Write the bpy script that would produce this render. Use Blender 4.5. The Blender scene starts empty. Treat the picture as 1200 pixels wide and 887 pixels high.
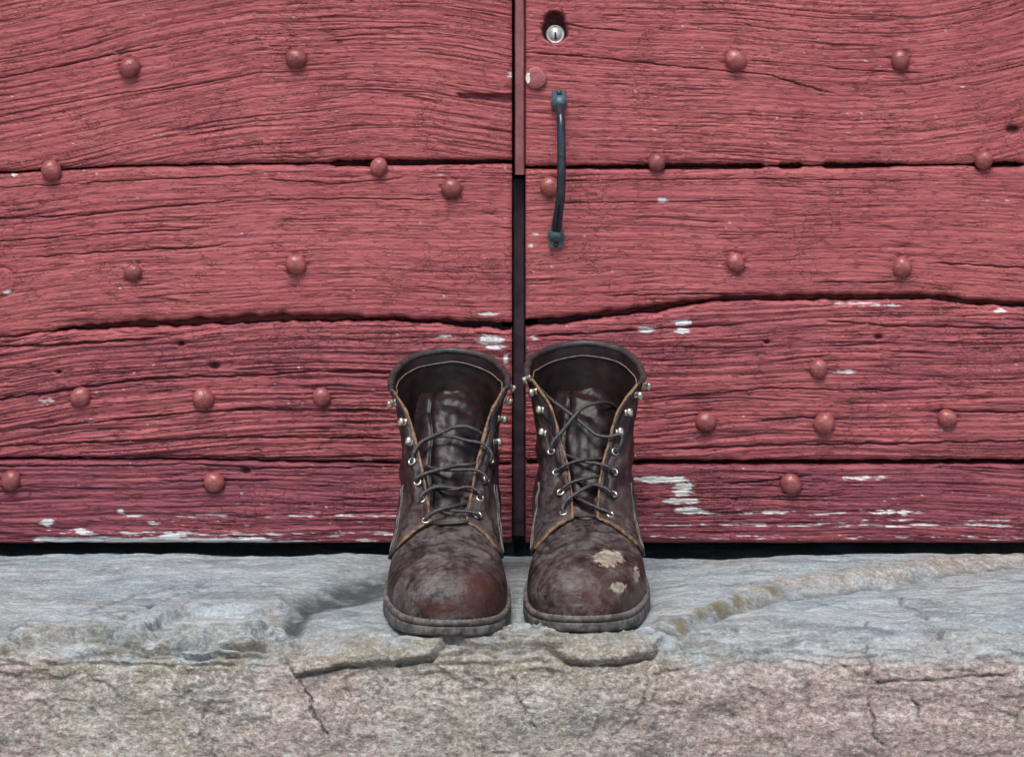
import bpy, math, random
import numpy as np
from mathutils import Vector, Matrix

SC = bpy.context.scene
COL = SC.collection
R = math.radians

# ------------------------------------------------------------------ camera
F, CX, YH, D, H = 2200.0, 600.0, 197.5, 1.79, 0.36      # focal length (px of a 1200 px wide frame), horizon, distance, height
S = F / D                                               # photo px per metre on the door face (Y = 0)
cam_d = bpy.data.cameras.new('camera')
cam = bpy.data.objects.new('camera', cam_d)
COL.objects.link(cam)
cam.location = (0, -D, H)
cam.rotation_euler = (R(90), 0, 0)
cam_d.sensor_width = 36
cam_d.lens = 36 * F / 1200
cam_d.shift_y = -(443.5 - YH) / 1200
cam_d.clip_end = 3000
cam_d.clip_start = 0.02
cam_d.dof.use_dof = True
cam_d.dof.focus_distance = 1.66
cam_d.dof.aperture_fstop = 24.0
SC.camera = cam
SC.render.resolution_x, SC.render.resolution_y = 1024, 756

# ------------------------------------------------------------------ sky, sun, exposure
world = bpy.data.worlds.new('World')
SC.world = world
world.use_nodes = True
wn = world.node_tree
sky = wn.nodes.new('ShaderNodeTexSky')
sky.sky_type = 'NISHITA'
sky.sun_disc = False
SUN_EL, SUN_AZ = 62.0, 190.0          # azimuth: from +Y clockwise; the sun stands behind the camera
sky.sun_elevation = R(SUN_EL)
sky.sun_rotation = R(SUN_AZ)
sky.air_density = 1.0
sky.dust_density = 1.5
bg = wn.nodes['Background']
bg.inputs['Strength'].default_value = 0.095
wn.links.new(sky.outputs[0], bg.inputs['Color'])

sun_d = bpy.data.lights.new('sun', 'SUN')
sun_d.energy = 1.5
sun_d.angle = R(32)
sun_d.color = (1.0, 0.955, 0.89)
sun = bpy.data.objects.new('sun', sun_d)
COL.objects.link(sun)
sd = Vector((math.sin(R(SUN_AZ)) * math.cos(R(SUN_EL)), math.cos(R(SUN_AZ)) * math.cos(R(SUN_EL)), math.sin(R(SUN_EL))))
sun.rotation_euler = sd.to_track_quat('Z', 'Y').to_euler()
sun.location = sd * 10

vs = SC.view_settings
vs.view_transform = 'Standard'
vs.look = 'None'
vs.gamma = 1.0
vs.exposure = 1.26
vs.use_curve_mapping = False

# ------------------------------------------------------------------ numpy noise
def _hash(xi, yi, zi, seed):
    with np.errstate(over='ignore'):
        h = (xi.astype(np.int64) * 374761393 + yi.astype(np.int64) * 668265263 + zi * 2147483647 + seed * 1274126177) & 0xffffffff
        h = ((h ^ (h >> 13)) * 1274126177) & 0xffffffff
        h = ((h ^ (h >> 16)) * 2246822519) & 0xffffffff
        h = h ^ (h >> 13)
    return h

def perlin(x, y, seed=0):
    x, y = np.broadcast_arrays(np.asarray(x, float), np.asarray(y, float))
    x0, y0 = np.floor(x), np.floor(y)
    fx, fy = x - x0, y - y0
    u, v = fx**3 * (fx * (fx * 6 - 15) + 10), fy**3 * (fy * (fy * 6 - 15) + 10)
    def g(ix, iy, dx, dy):
        a = _hash(ix, iy, 0, seed) * (2 * math.pi / 4294967296.0)
        return np.cos(a) * dx + np.sin(a) * dy
    a, b = g(x0, y0, fx, fy), g(x0 + 1, y0, fx - 1, fy)
    c, d = g(x0, y0 + 1, fx, fy - 1), g(x0 + 1, y0 + 1, fx - 1, fy - 1)
    return 1.5 * ((a * (1 - u) + b * u) * (1 - v) + (c * (1 - u) + d * u) * v)

def fbm(x, y, o=4, seed=0, gain=0.5):
    t, a, s = 0, 1.0, 0
    for i in range(o):
        t = t + a * perlin(x * 2**i + 17.3 * i, y * 2**i - 9.1 * i, seed + i)
        s += a
        a *= gain
    return t / s

def sstep(a, b, x):
    t = np.clip((x - a) / (b - a), 0, 1)
    return t * t * (3 - 2 * t)

def bump1(x, c, w):
    return np.exp(-((x - c) / w) ** 2)

def polyd(px, py, pts):
    """distance to a polyline given in photo pixels, and the signed height above it"""
    best = np.full(np.shape(px), 1e9)
    for (x0, y0), (x1, y1) in zip(pts[:-1], pts[1:]):
        dx, dy = x1 - x0, y1 - y0
        t = np.clip(((px - x0) * dx + (py - y0) * dy) / (dx * dx + dy * dy), 0, 1)
        best = np.minimum(best, np.hypot(px - x0 - t * dx, py - y0 - t * dy))
    return best

def interp(x, pts):
    p = np.array(pts, float)
    return np.interp(x, p[:, 0], p[:, 1])

# ------------------------------------------------------------------ scene helpers
def P(px, py, d):
    return np.array([(px - CX) * d / F, d - D, H - (py - YH) * d / F])

def project(v):
    d = v[..., 1] + D
    return CX + v[..., 0] * F / d, YH + (H - v[..., 2]) * F / d

def tag(o, label=None, cat=None, group=None, kind=None):
    for k, v in (('label', label), ('category', cat), ('group', group), ('kind', kind)):
        if v:
            o[k] = v
    return o

def empty(name, loc, rz=0.0):
    o = bpy.data.objects.new(name, None)
    COL.objects.link(o)
    o.location = loc
    o.rotation_euler = (0, 0, rz)
    o.empty_display_size = 0.05
    return o

def wmat(o):
    m = Matrix.Translation(o.location) @ o.rotation_euler.to_matrix().to_4x4()
    return wmat(o.parent) @ m if o.parent else m

def link(name, me, mat=None, parent=None):
    o = bpy.data.objects.new(name, me)
    COL.objects.link(o)
    if mat is not None and not me.materials:
        me.materials.append(mat)
    o.parent = parent
    return o

def mesh(name, verts, faces, smooth=True):
    me = bpy.data.meshes.new(name)
    verts = np.asarray(verts, float)
    if isinstance(faces, np.ndarray):
        me.vertices.add(len(verts))
        me.vertices.foreach_set('co', verts.ravel())
        n = len(faces)
        me.loops.add(n * 4)
        me.polygons.add(n)
        me.loops.foreach_set('vertex_index', faces.ravel().astype(np.int32))
        me.polygons.foreach_set('loop_start', np.arange(0, n * 4, 4, dtype=np.int32))
        me.update(calc_edges=True)
    else:
        me.from_pydata([tuple(v) for v in verts], [], faces)
    me.polygons.foreach_set('use_smooth', np.full(len(me.polygons), smooth))
    me.update()
    return me

def gridfaces(n, m, wrap=False):
    i, j = np.meshgrid(np.arange(n - 1), np.arange(m if wrap else m - 1), indexing='ij')
    j2 = (j + 1) % m
    return np.stack([i * m + j, i * m + j2, (i + 1) * m + j2, (i + 1) * m + j], -1).reshape(-1, 4)

def set_attr(me, name, rgb):
    a = me.color_attributes.new(name, 'FLOAT_COLOR', 'POINT')
    c = np.ones((len(me.vertices), 4))
    c[:, :3] = np.stack(rgb, -1).reshape(-1, 3)
    a.data.foreach_set('color', c.ravel())

def local(verts, parent):
    """world points to the parent's frame"""
    m = np.array(wmat(parent).inverted())
    return verts @ m[:3, :3].T + m[:3, 3]

def spline(pts, n):
    """Catmull-Rom through pts (k,dim), n samples"""
    p = np.asarray(pts, float)
    p = np.concatenate([[2 * p[0] - p[1]], p, [2 * p[-1] - p[-2]]])
    k = len(p) - 3
    t = np.linspace(0, k, n)
    i = np.minimum(t.astype(int), k - 1)
    f = (t - i).reshape((-1,) + (1,) * (p.ndim - 1))
    a, b, c, d = p[i], p[i + 1], p[i + 2], p[i + 3]
    return 0.5 * (2 * b + (c - a) * f + (2 * a - 5 * b + 4 * c - d) * f**2 + (3 * b - a - 3 * c + d) * f**3)

def tube(name, pts, r, mat, parent, n=8, closed=False, flat=1.0):
    """swept tube; pts in the parent's frame; r scalar or per point"""
    p = np.asarray(pts, float)
    k = len(p)
    t = np.gradient(p, axis=0) if not closed else np.roll(p, -1, 0) - np.roll(p, 1, 0)
    t /= np.linalg.norm(t, axis=1)[:, None] + 1e-12
    r = np.broadcast_to(r, (k,))
    up = np.array([0.0, 0, 1]) if abs(t[0][2]) < 0.9 else np.array([0.0, 1, 0])
    u = np.cross(t[0], up); u /= np.linalg.norm(u)
    V = []
    for i in range(k):
        u = u - t[i] * np.dot(u, t[i]); u /= np.linalg.norm(u)
        w = np.cross(t[i], u)
        for j in range(n):
            a = 2 * math.pi * j / n
            V.append(p[i] + r[i] * (math.cos(a) * u + flat * math.sin(a) * w))
    faces = [tuple(f) for f in gridfaces(k, n, True)]
    if closed:
        faces += [((k - 1) * n + j, (k - 1) * n + (j + 1) % n, (j + 1) % n, j) for j in range(n)]
    else:
        faces += [tuple(range(n))[::-1], tuple((k - 1) * n + j for j in range(n))]
    return link(name, mesh(name, V, faces), mat, parent)

def lathe_mesh(name, prof, n=24):
    """profile (radius, height), turned about -Y: height grows towards the viewer"""
    V, k = [], len(prof)
    for r, h in prof:
        for j in range(n):
            a = 2 * math.pi * j / n
            V.append((r * math.cos(a), -h, r * math.sin(a)))
    faces = [tuple(f) for f in gridfaces(k, n, True)]
    faces += [tuple(range(n))[::-1], tuple((k - 1) * n + j for j in range(n))]
    return mesh(name, V, faces)

def box_verts(x0, x1, y0, y1, z0, z1):
    v = [(x, y, z) for x in (x0, x1) for y in (y0, y1) for z in (z0, z1)]
    f = [(0, 1, 3, 2), (4, 6, 7, 5), (0, 4, 5, 1), (2, 3, 7, 6), (0, 2, 6, 4), (1, 5, 7, 3)]
    return v, f

# ------------------------------------------------------------------ materials
class NT:
    def __init__(self, name):
        self.m = bpy.data.materials.new(name)
        self.m.use_nodes = True
        self.t = self.m.node_tree
        self.b = self.t.nodes['Principled BSDF']
    def n(self, kind, **kw):
        o = self.t.nodes.new(kind)
        for k, v in kw.items():
            setattr(o, k, v)
        return o
    def l(self, a, b):
        self.t.links.new(a, b)
    def val(self, sock, v):
        if hasattr(v, 'is_linked') or isinstance(v, bpy.types.NodeSocket):
            self.l(v, sock)
        else:
            sock.default_value = v
    def coords(self, scale=(1, 1, 1), src='Object'):
        tc = self.n('ShaderNodeTexCoord')
        mp = self.n('ShaderNodeMapping')
        mp.inputs['Scale'].default_value = scale
        self.l(tc.outputs[src], mp.inputs[0])
        return mp.outputs[0]
    def noise(self, co, scale, detail=4, rough=0.55, dist=0.0):
        o = self.n('ShaderNodeTexNoise')
        self.l(co, o.inputs['Vector'])
        o.inputs['Scale'].default_value = scale
        o.inputs['Detail'].default_value = detail
        o.inputs['Roughness'].default_value = rough
        o.inputs['Distortion'].default_value = dist
        return o.outputs['Fac']
    def voro(self, co, scale, feature='DISTANCE_TO_EDGE'):
        o = self.n('ShaderNodeTexVoronoi')
        o.feature = feature
        self.l(co, o.inputs['Vector'])
        o.inputs['Scale'].default_value = scale
        return o.outputs[0]
    def rng(self, x, a, b, c=0.0, d=1.0):
        o = self.n('ShaderNodeMapRange')
        o.interpolation_type = 'SMOOTHSTEP'
        self.l(x, o.inputs[0])
        for i, v in enumerate((a, b, c, d)):
            o.inputs[i + 1].default_value = v
        return o.outputs[0]
    def math(self, op, a, b=0.0):
        o = self.n('ShaderNodeMath', operation=op)
        self.val(o.inputs[0], a)
        self.val(o.inputs[1], b)
        return o.outputs[0]
    def mix(self, f, a, b, mode='MIX'):
        o = self.n('ShaderNodeMix', data_type='RGBA', blend_type=mode)
        self.val(o.inputs[0], f)
        self.val(o.inputs[6], a if not isinstance(a, tuple) else a + (1,))
        self.val(o.inputs[7], b if not isinstance(b, tuple) else b + (1,))
        return o.outputs[2]
    def attr(self, name):
        a = self.n('ShaderNodeAttribute')
        a.attribute_name = name
        s = self.n('ShaderNodeSeparateColor')
        self.l(a.outputs['Color'], s.inputs[0])
        return s.outputs[0], s.outputs[1], s.outputs[2]
    def bump(self, h, dist, strength=1.0, prev=None):
        o = self.n('ShaderNodeBump')
        o.inputs['Distance'].default_value = dist
        o.inputs['Strength'].default_value = strength
        self.l(h, o.inputs['Height'])
        if prev is not None:
            self.l(prev, o.inputs['Normal'])
        return o.outputs[0]
    def out(self, col=None, rough=None, normal=None, spec=None, metal=None):
        for k, v in (('Base Color', col), ('Roughness', rough), ('Normal', normal), ('Specular IOR Level', spec), ('Metallic', metal)):
            if v is not None:
                self.val(self.b.inputs[k], v + (1,) if isinstance(v, tuple) else v)
        return self.m

def mat_paint():
    t = NT('red_paint')
    chip, crack, tone = t.attr('wear')
    co = t.coords((1, 1, 1))
    cs = t.coords((0.12, 1, 1))
    n1 = t.noise(co, 9, 3)
    n2 = t.noise(cs, 420, 3, 0.6)
    n3 = t.noise(co, 60, 4, 0.6)
    base = t.mix(t.rng(n1, 0.35, 0.65), (0.335, 0.074, 0.080), (0.40, 0.100, 0.096))
    base = t.mix(t.rng(tone, 0.0, 1.0), base, (0.190, 0.042, 0.058))
    base = t.mix(t.rng(n2, 0.5, 0.8, 0, 0.30), base, (0.46, 0.15, 0.15))
    base = t.mix(t.rng(n3, 0.5, 0.75, 0, 0.35), base, (0.27, 0.058, 0.058))
    # alligator cracking of the old paint, in patches
    cv = t.coords((0.55, 1, 1))
    warp = t.n('ShaderNodeVectorMath', operation='ADD')
    nz = t.n('ShaderNodeTexNoise'); nz.inputs['Scale'].default_value = 90; nz.inputs['Detail'].default_value = 3
    t.l(cv, nz.inputs['Vector'])
    sc = t.n('ShaderNodeVectorMath', operation='SCALE'); sc.inputs['Scale'].default_value = 0.012
    t.l(nz.outputs['Color'], sc.inputs[0])
    t.l(cv, warp.inputs[0]); t.l(sc.outputs[0], warp.inputs[1])
    vd = t.voro(warp.outputs[0], 150)
    patch = t.rng(t.noise(co, 14, 3), 0.50, 0.62)
    lines = t.math('MULTIPLY', t.rng(vd, 0.0, 0.055, 1, 0), patch)
    base = t.mix(t.math('MULTIPLY', lines, 0.42), base, (0.05, 0.018, 0.02))
    base = t.mix(t.math('MULTIPLY', crack, 0.9), base, (0.060, 0.012, 0.014))
    base = t.mix(chip, base, t.mix(n3, (0.42, 0.40, 0.37), (0.70, 0.70, 0.68)))
    ga = t.n('ShaderNodeAttribute'); ga.attribute_name = 'grain'
    def gcoord(sx, sy):
        mp = t.n('ShaderNodeMapping'); mp.inputs['Scale'].default_value = (sx, sy, 1)
        t.l(ga.outputs['Vector'], mp.inputs[0]); return mp.outputs[0]
    def hair(sx, sy, w, msx, msy, lo, hi):
        a = t.math('ABSOLUTE', t.math('SUBTRACT', t.noise(gcoord(sx, sy), 1, 2, 0.6), 0.5))
        return t.math('MULTIPLY', t.rng(a, 0.0, w, 1, 0), t.rng(t.noise(gcoord(msx, msy), 1, 2), lo, hi))
    h1 = hair(1 / 75, 1 / 6.5, 0.016, 1 / 45, 1 / 14, 0.45, 0.60)
    h2 = hair(1 / 34, 1 / 3.6, 0.024, 1 / 22, 1 / 8, 0.48, 0.62)
    h3 = hair(1 / 9, 1 / 4, 0.020, 1 / 16, 1 / 9, 0.55, 0.66)
    hl = t.math('MINIMUM', t.math('ADD', t.math('ADD', h1, t.math('MULTIPLY', h2, 0.8)), t.math('MULTIPLY', h3, 0.6)), 1.0)
    hl = t.math('MULTIPLY', hl, t.math('SUBTRACT', 1.0, chip))
    base = t.mix(t.math('MULTIPLY', hl, 0.72), base, (0.070, 0.014, 0.017))
    # pale dust specks
    sp = t.rng(t.noise(co, 330, 1), 0.80, 0.82)
    base = t.mix(t.math('MULTIPLY', sp, 0.5), base, (0.6, 0.5, 0.48))
    nb = t.bump(n2, 0.0005, 0.6)
    nb = t.bump(t.noise(co, 700, 4, 0.7), 0.0007, 0.7, nb)
    nb = t.bump(t.noise(t.coords((0.6, 1, 1)), 240, 3, 0.6), 0.0011, 0.5, nb)
    nb = t.bump(t.math('SUBTRACT', 1.0, hl), 0.0008, 0.9, nb)
    nb = t.bump(t.math('SUBTRACT', 1.0, lines), 0.0006, 0.8, nb)
    rough = t.math('ADD', t.math('MULTIPLY', n3, 0.25), 0.42)
    return t.out(base, rough, nb, 0.28)

def mat_nail():
    t = NT('painted_iron')
    co = t.coords()
    n = t.noise(co, 160, 4)
    c = t.mix(t.rng(n, 0.35, 0.7), (0.25, 0.058, 0.052), (0.34, 0.100, 0.095))
    oi = t.n('ShaderNodeObjectInfo')
    c = t.mix(t.rng(oi.outputs['Random'], 0.2, 1.0, 0.0, 0.65), c, (0.17, 0.038, 0.040))
    rust = t.rng(t.noise(co, 420, 4, 0.7), 0.56, 0.66)
    c = t.mix(t.math('MULTIPLY', rust, 0.7), c, (0.075, 0.026, 0.018))
    return t.out(c, t.math('ADD', t.math('MULTIPLY', n, 0.35), 0.17), t.bump(n, 0.0022, 0.6), 0.5)

def mat_simple(name, c0, c1, scale, rough, metal=0.0, bump=0.0005, spec=0.5):
    t = NT(name)
    n = t.noise(t.coords(), scale, 4, 0.6)
    return t.out(t.mix(t.rng(n, 0.3, 0.7), c0, c1), rough, t.bump(n, bump, 0.7), spec, metal)

def mat_stone():
    t = NT('schist')
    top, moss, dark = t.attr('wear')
    co = t.coords()
    cs = t.coords((0.45, 0.8, 1.5))
    n1 = t.noise(co, 7, 5, 0.6, 0.4)
    n2 = t.noise(cs, 30, 7, 0.68, 0.5)
    n3 = t.noise(t.coords((0.8, 0.8, 1.2)), 260, 5, 0.75)
    n4 = t.noise(co, 420, 3, 0.7)
    n5 = t.noise(t.coords((1, 1, 1.6)), 16, 4, 0.6, 0.3)
    n6 = t.noise(t.coords((1, 1, 1.3)), 75, 4, 0.65, 0.2)
    front = t.mix(t.rng(n1, 0.42, 0.60), (0.34, 0.300, 0.240), (0.365, 0.280, 0.235))
    front = t.mix(t.rng(n5, 0.50, 0.68, 0, 0.75), front, (0.17, 0.155, 0.140))
    front = t.mix(t.rng(n2, 0.52, 0.68, 0, 0.6), front, (0.44, 0.41, 0.36))
    front = t.mix(t.rng(n6, 0.56, 0.70, 0, 0.6), front, (0.50, 0.47, 0.42))
    front = t.mix(t.rng(n6, 0.44, 0.33, 0, 0.6), front, (0.13, 0.105, 0.092))
    topc = t.mix(t.rng(n2, 0.36, 0.64), (0.175, 0.212, 0.222), (0.335, 0.372, 0.372))  # weathered grey, with the blue of skylight put into the top's colour
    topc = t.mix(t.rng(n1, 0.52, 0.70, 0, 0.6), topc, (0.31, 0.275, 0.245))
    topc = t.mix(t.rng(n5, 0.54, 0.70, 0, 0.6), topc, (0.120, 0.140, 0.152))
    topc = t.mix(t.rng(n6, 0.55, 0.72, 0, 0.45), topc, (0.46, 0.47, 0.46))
    ochre, pinkm, skyblue = t.attr('stain_and_sky')
    front = t.mix(t.math('MULTIPLY', pinkm, 0.75), front, t.mix(n6, (0.28, 0.175, 0.150), (0.42, 0.315, 0.275)))
    topc = t.mix(t.math('MULTIPLY', skyblue, 0.7), topc, t.mix(n2, (0.165, 0.225, 0.250), (0.35, 0.43, 0.455)))
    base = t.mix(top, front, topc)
    base = t.mix(t.math('MULTIPLY', ochre, 0.88), base, t.mix(n6, (0.13, 0.105, 0.066), (0.33, 0.275, 0.195)))
    spk = t.math('SUBTRACT', 1.0, t.math('MULTIPLY', top, 0.5))
    base = t.mix(t.math('MULTIPLY', t.rng(n3, 0.53, 0.60, 0, 0.62), spk), base, (0.60, 0.575, 0.52))
    base = t.mix(t.math('MULTIPLY', t.rng(n3, 0.465, 0.40, 0, 0.66), spk), base, (0.10, 0.085, 0.078))
    base = t.mix(t.rng(n4, 0.55, 0.66, 0, 0.35), base, (0.58, 0.56, 0.52))
    base = t.mix(t.rng(n4, 0.45, 0.36, 0, 0.35), base, (0.10, 0.09, 0.085))
    rc = t.n('ShaderNodeMapping'); rc.inputs['Scale'].default_value = (0.42, 1.5, 1.5); rc.inputs['Rotation'].default_value = (0, 0, R(-24))
    tcx = t.n('ShaderNodeTexCoord'); t.l(tcx.outputs['Object'], rc.inputs[0])
    n7 = t.noise(rc.outputs[0], 55, 6, 0.68, 0.35)
    base = t.mix(t.math('MULTIPLY', top, t.rng(n7, 0.52, 0.66, 0, 0.55)), base, (0.50, 0.53, 0.53))
    base = t.mix(t.math('MULTIPLY', top, t.rng(n7, 0.46, 0.34, 0, 0.65)), base, (0.10, 0.118, 0.125))
    mossc = t.mix(n3, (0.085, 0.082, 0.040), (0.21, 0.19, 0.125))
    base = t.mix(t.rng(t.math('ADD', moss, t.math('MULTIPLY', t.math('SUBTRACT', n3, 0.5), 1.6)), 0.35, 0.75), base, mossc)
    base = t.mix(dark, base, t.mix(n3, (0.014, 0.016, 0.018), (0.062, 0.066, 0.070)))  # dark cracks and patches, plus shade painted in the hollow and under ledges
    nb = t.bump(n3, 0.004, 0.6)
    nb = t.bump(n4, 0.0014, 0.8, nb)
    nb = t.bump(n7, 0.004, 0.35, nb)
    nb = t.bump(n2, 0.006, 0.35, nb)
    rough = t.math('SUBTRACT', 0.82, t.math('MULTIPLY', t.rng(n3, 0.5, 0.8), 0.25))
    return t.out(base, rough, nb, 0.4)

def mat_leather(name='brown_leather'):
    t = NT(name)
    dust, red, scuff = t.attr('wear')
    co = t.coords()
    n1 = t.noise(co, 45, 5, 0.6, 0.4)
    n2 = t.noise(co, 260, 4, 0.65)
    n3 = t.noise(co, 900, 2, 0.6)
    base = t.mix(t.rng(n1, 0.30, 0.75), (0.0085, 0.0042, 0.0050), (0.0225, 0.0100, 0.0108))
    base = t.mix(t.math('MULTIPLY', red, t.rng(n1, 0.2, 0.6, 0.6, 1.0)), base, (0.056, 0.0185, 0.0125))
    n4 = t.noise(t.coords((1, 1.7, 1.7)), 150, 7, 0.70, 0.4)
    dmask = t.math('MULTIPLY', dust, t.rng(t.math('ADD', t.math('MULTIPLY', n1, 0.45), t.math('MULTIPLY', n4, 0.55)), 0.37, 0.57))
    base = t.mix(dmask, base, t.mix(n2, (0.085, 0.070, 0.064), (0.185, 0.158, 0.142)))
    base = t.mix(t.math('MULTIPLY', t.rng(t.math('ADD', scuff, t.math('MULTIPLY', t.math('SUBTRACT', n4, 0.5), 1.5)), 0.42, 0.62), t.rng(scuff, 0.05, 0.2, 0.0, 0.9)), base, t.mix(t.rng(n4, 0.35, 0.65), (0.17, 0.13, 0.10), (0.38, 0.325, 0.25)))
    pores = t.voro(co, 700, 'F1')
    nb = t.bump(pores, 0.0003, 0.35)
    nb = t.bump(n2, 0.0012, 0.55, nb)
    nb = t.bump(n1, 0.002, 0.4, nb)
    rough = t.math('ADD', 0.30, t.math('MULTIPLY', n2, 0.22))
    rough = t.math('ADD', rough, t.math('MULTIPLY', dmask, 0.38))
    rough = t.math('SUBTRACT', rough, t.math('MULTIPLY', red, 0.06))
    return t.out(base, rough, nb, 0.27)

M = {}
M['paint'] = mat_paint()
M['nail'] = mat_nail()
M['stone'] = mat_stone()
M['leather'] = mat_leather()
M['tongue'] = mat_simple('tongue_leather', (0.006, 0.0036, 0.0045), (0.016, 0.0080, 0.0080), 60, 0.36, 0, 0.0010, 0.2)
M['lining'] = mat_simple('dark_lining', (0.010, 0.0050, 0.0048), (0.024, 0.0110, 0.0100), 50, 0.5, 0, 0.0012, 0.3)
M['binding'] = mat_simple('collar_leather', (0.014, 0.009, 0.009), (0.042, 0.031, 0.030), 120, 0.5, 0, 0.0008)
M['rawedge'] = mat_simple('raw_leather_edge', (0.07, 0.032, 0.013), (0.24, 0.125, 0.055), 260, 0.7, 0, 0.0008)
M['thread'] = mat_simple('pale_thread', (0.09, 0.066, 0.045), (0.20, 0.155, 0.11), 200, 0.7)
M['lace'] = mat_simple('waxed_lace', (0.010, 0.009, 0.009), (0.042, 0.036, 0.034), 500, 0.5, 0, 0.0008)
M['brass'] = mat_simple('worn_brass', (0.42, 0.37, 0.27), (0.70, 0.66, 0.55), 300, 0.28, 0.95, 0.0002)
M['sole'] = mat_simple('dirty_rubber', (0.026, 0.021, 0.020), (0.145, 0.124, 0.112), 130, 0.72, 0, 0.0016)
M['welt'] = mat_simple('dirty_welt', (0.032, 0.025, 0.023), (0.15, 0.128, 0.116), 110, 0.72, 0, 0.0012)
M['iron'] = mat_simple('blued_iron', (0.040, 0.075, 0.088), (0.075, 0.120, 0.135), 140, 0.45, 0.1, 0.0006)
M['blackiron'] = mat_simple('black_iron', (0.012, 0.015, 0.020), (0.028, 0.036, 0.046), 140, 0.22, 0.2, 0.0004)
M['zinc'] = mat_simple('dull_zinc', (0.42, 0.42, 0.38), (0.62, 0.61, 0.56), 200, 0.4, 0.5, 0.0003)
M['dark'] = mat_simple('hole_shade', (0.006, 0.005, 0.004), (0.015, 0.012, 0.010), 200, 0.7)
M['barewood'] = mat_simple('dark_bare_wood', (0.030, 0.017, 0.028), (0.060, 0.035, 0.050), 60, 0.75, 0, 0.0015)
M['stripwood'] = mat_simple('faded_red_strip', (0.17, 0.050, 0.055), (0.24, 0.078, 0.082), 90, 0.6, 0, 0.0015)
M['wall'] = mat_simple('grey_plaster', (0.28, 0.26, 0.23), (0.40, 0.38, 0.34), 6, 0.9, 0, 0.01)
M['earth'] = mat_simple('gravel_earth', (0.13, 0.11, 0.085), (0.25, 0.22, 0.18), 30, 0.95, 0, 0.01)

# ------------------------------------------------------------------ ground
def build_ground():
    xs = np.concatenate([[-600, -150, -40, -12], np.linspace(-5, 5, 41), [12, 40, 150, 600]])
    X, Y = np.meshgrid(xs, xs, indexing='ij')
    Z = -0.34 + 0.012 * fbm(X * 0.9, Y * 0.9, 3, 4)
    o = link('ground', mesh('ground', np.stack([X, Y, Z], -1).reshape(-1, 3), gridfaces(len(xs), len(xs))[:, ::-1].copy()), M['earth'])
    tag(o, 'packed gravelly earth below the stone step', 'ground', kind='structure')
build_ground()

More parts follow.
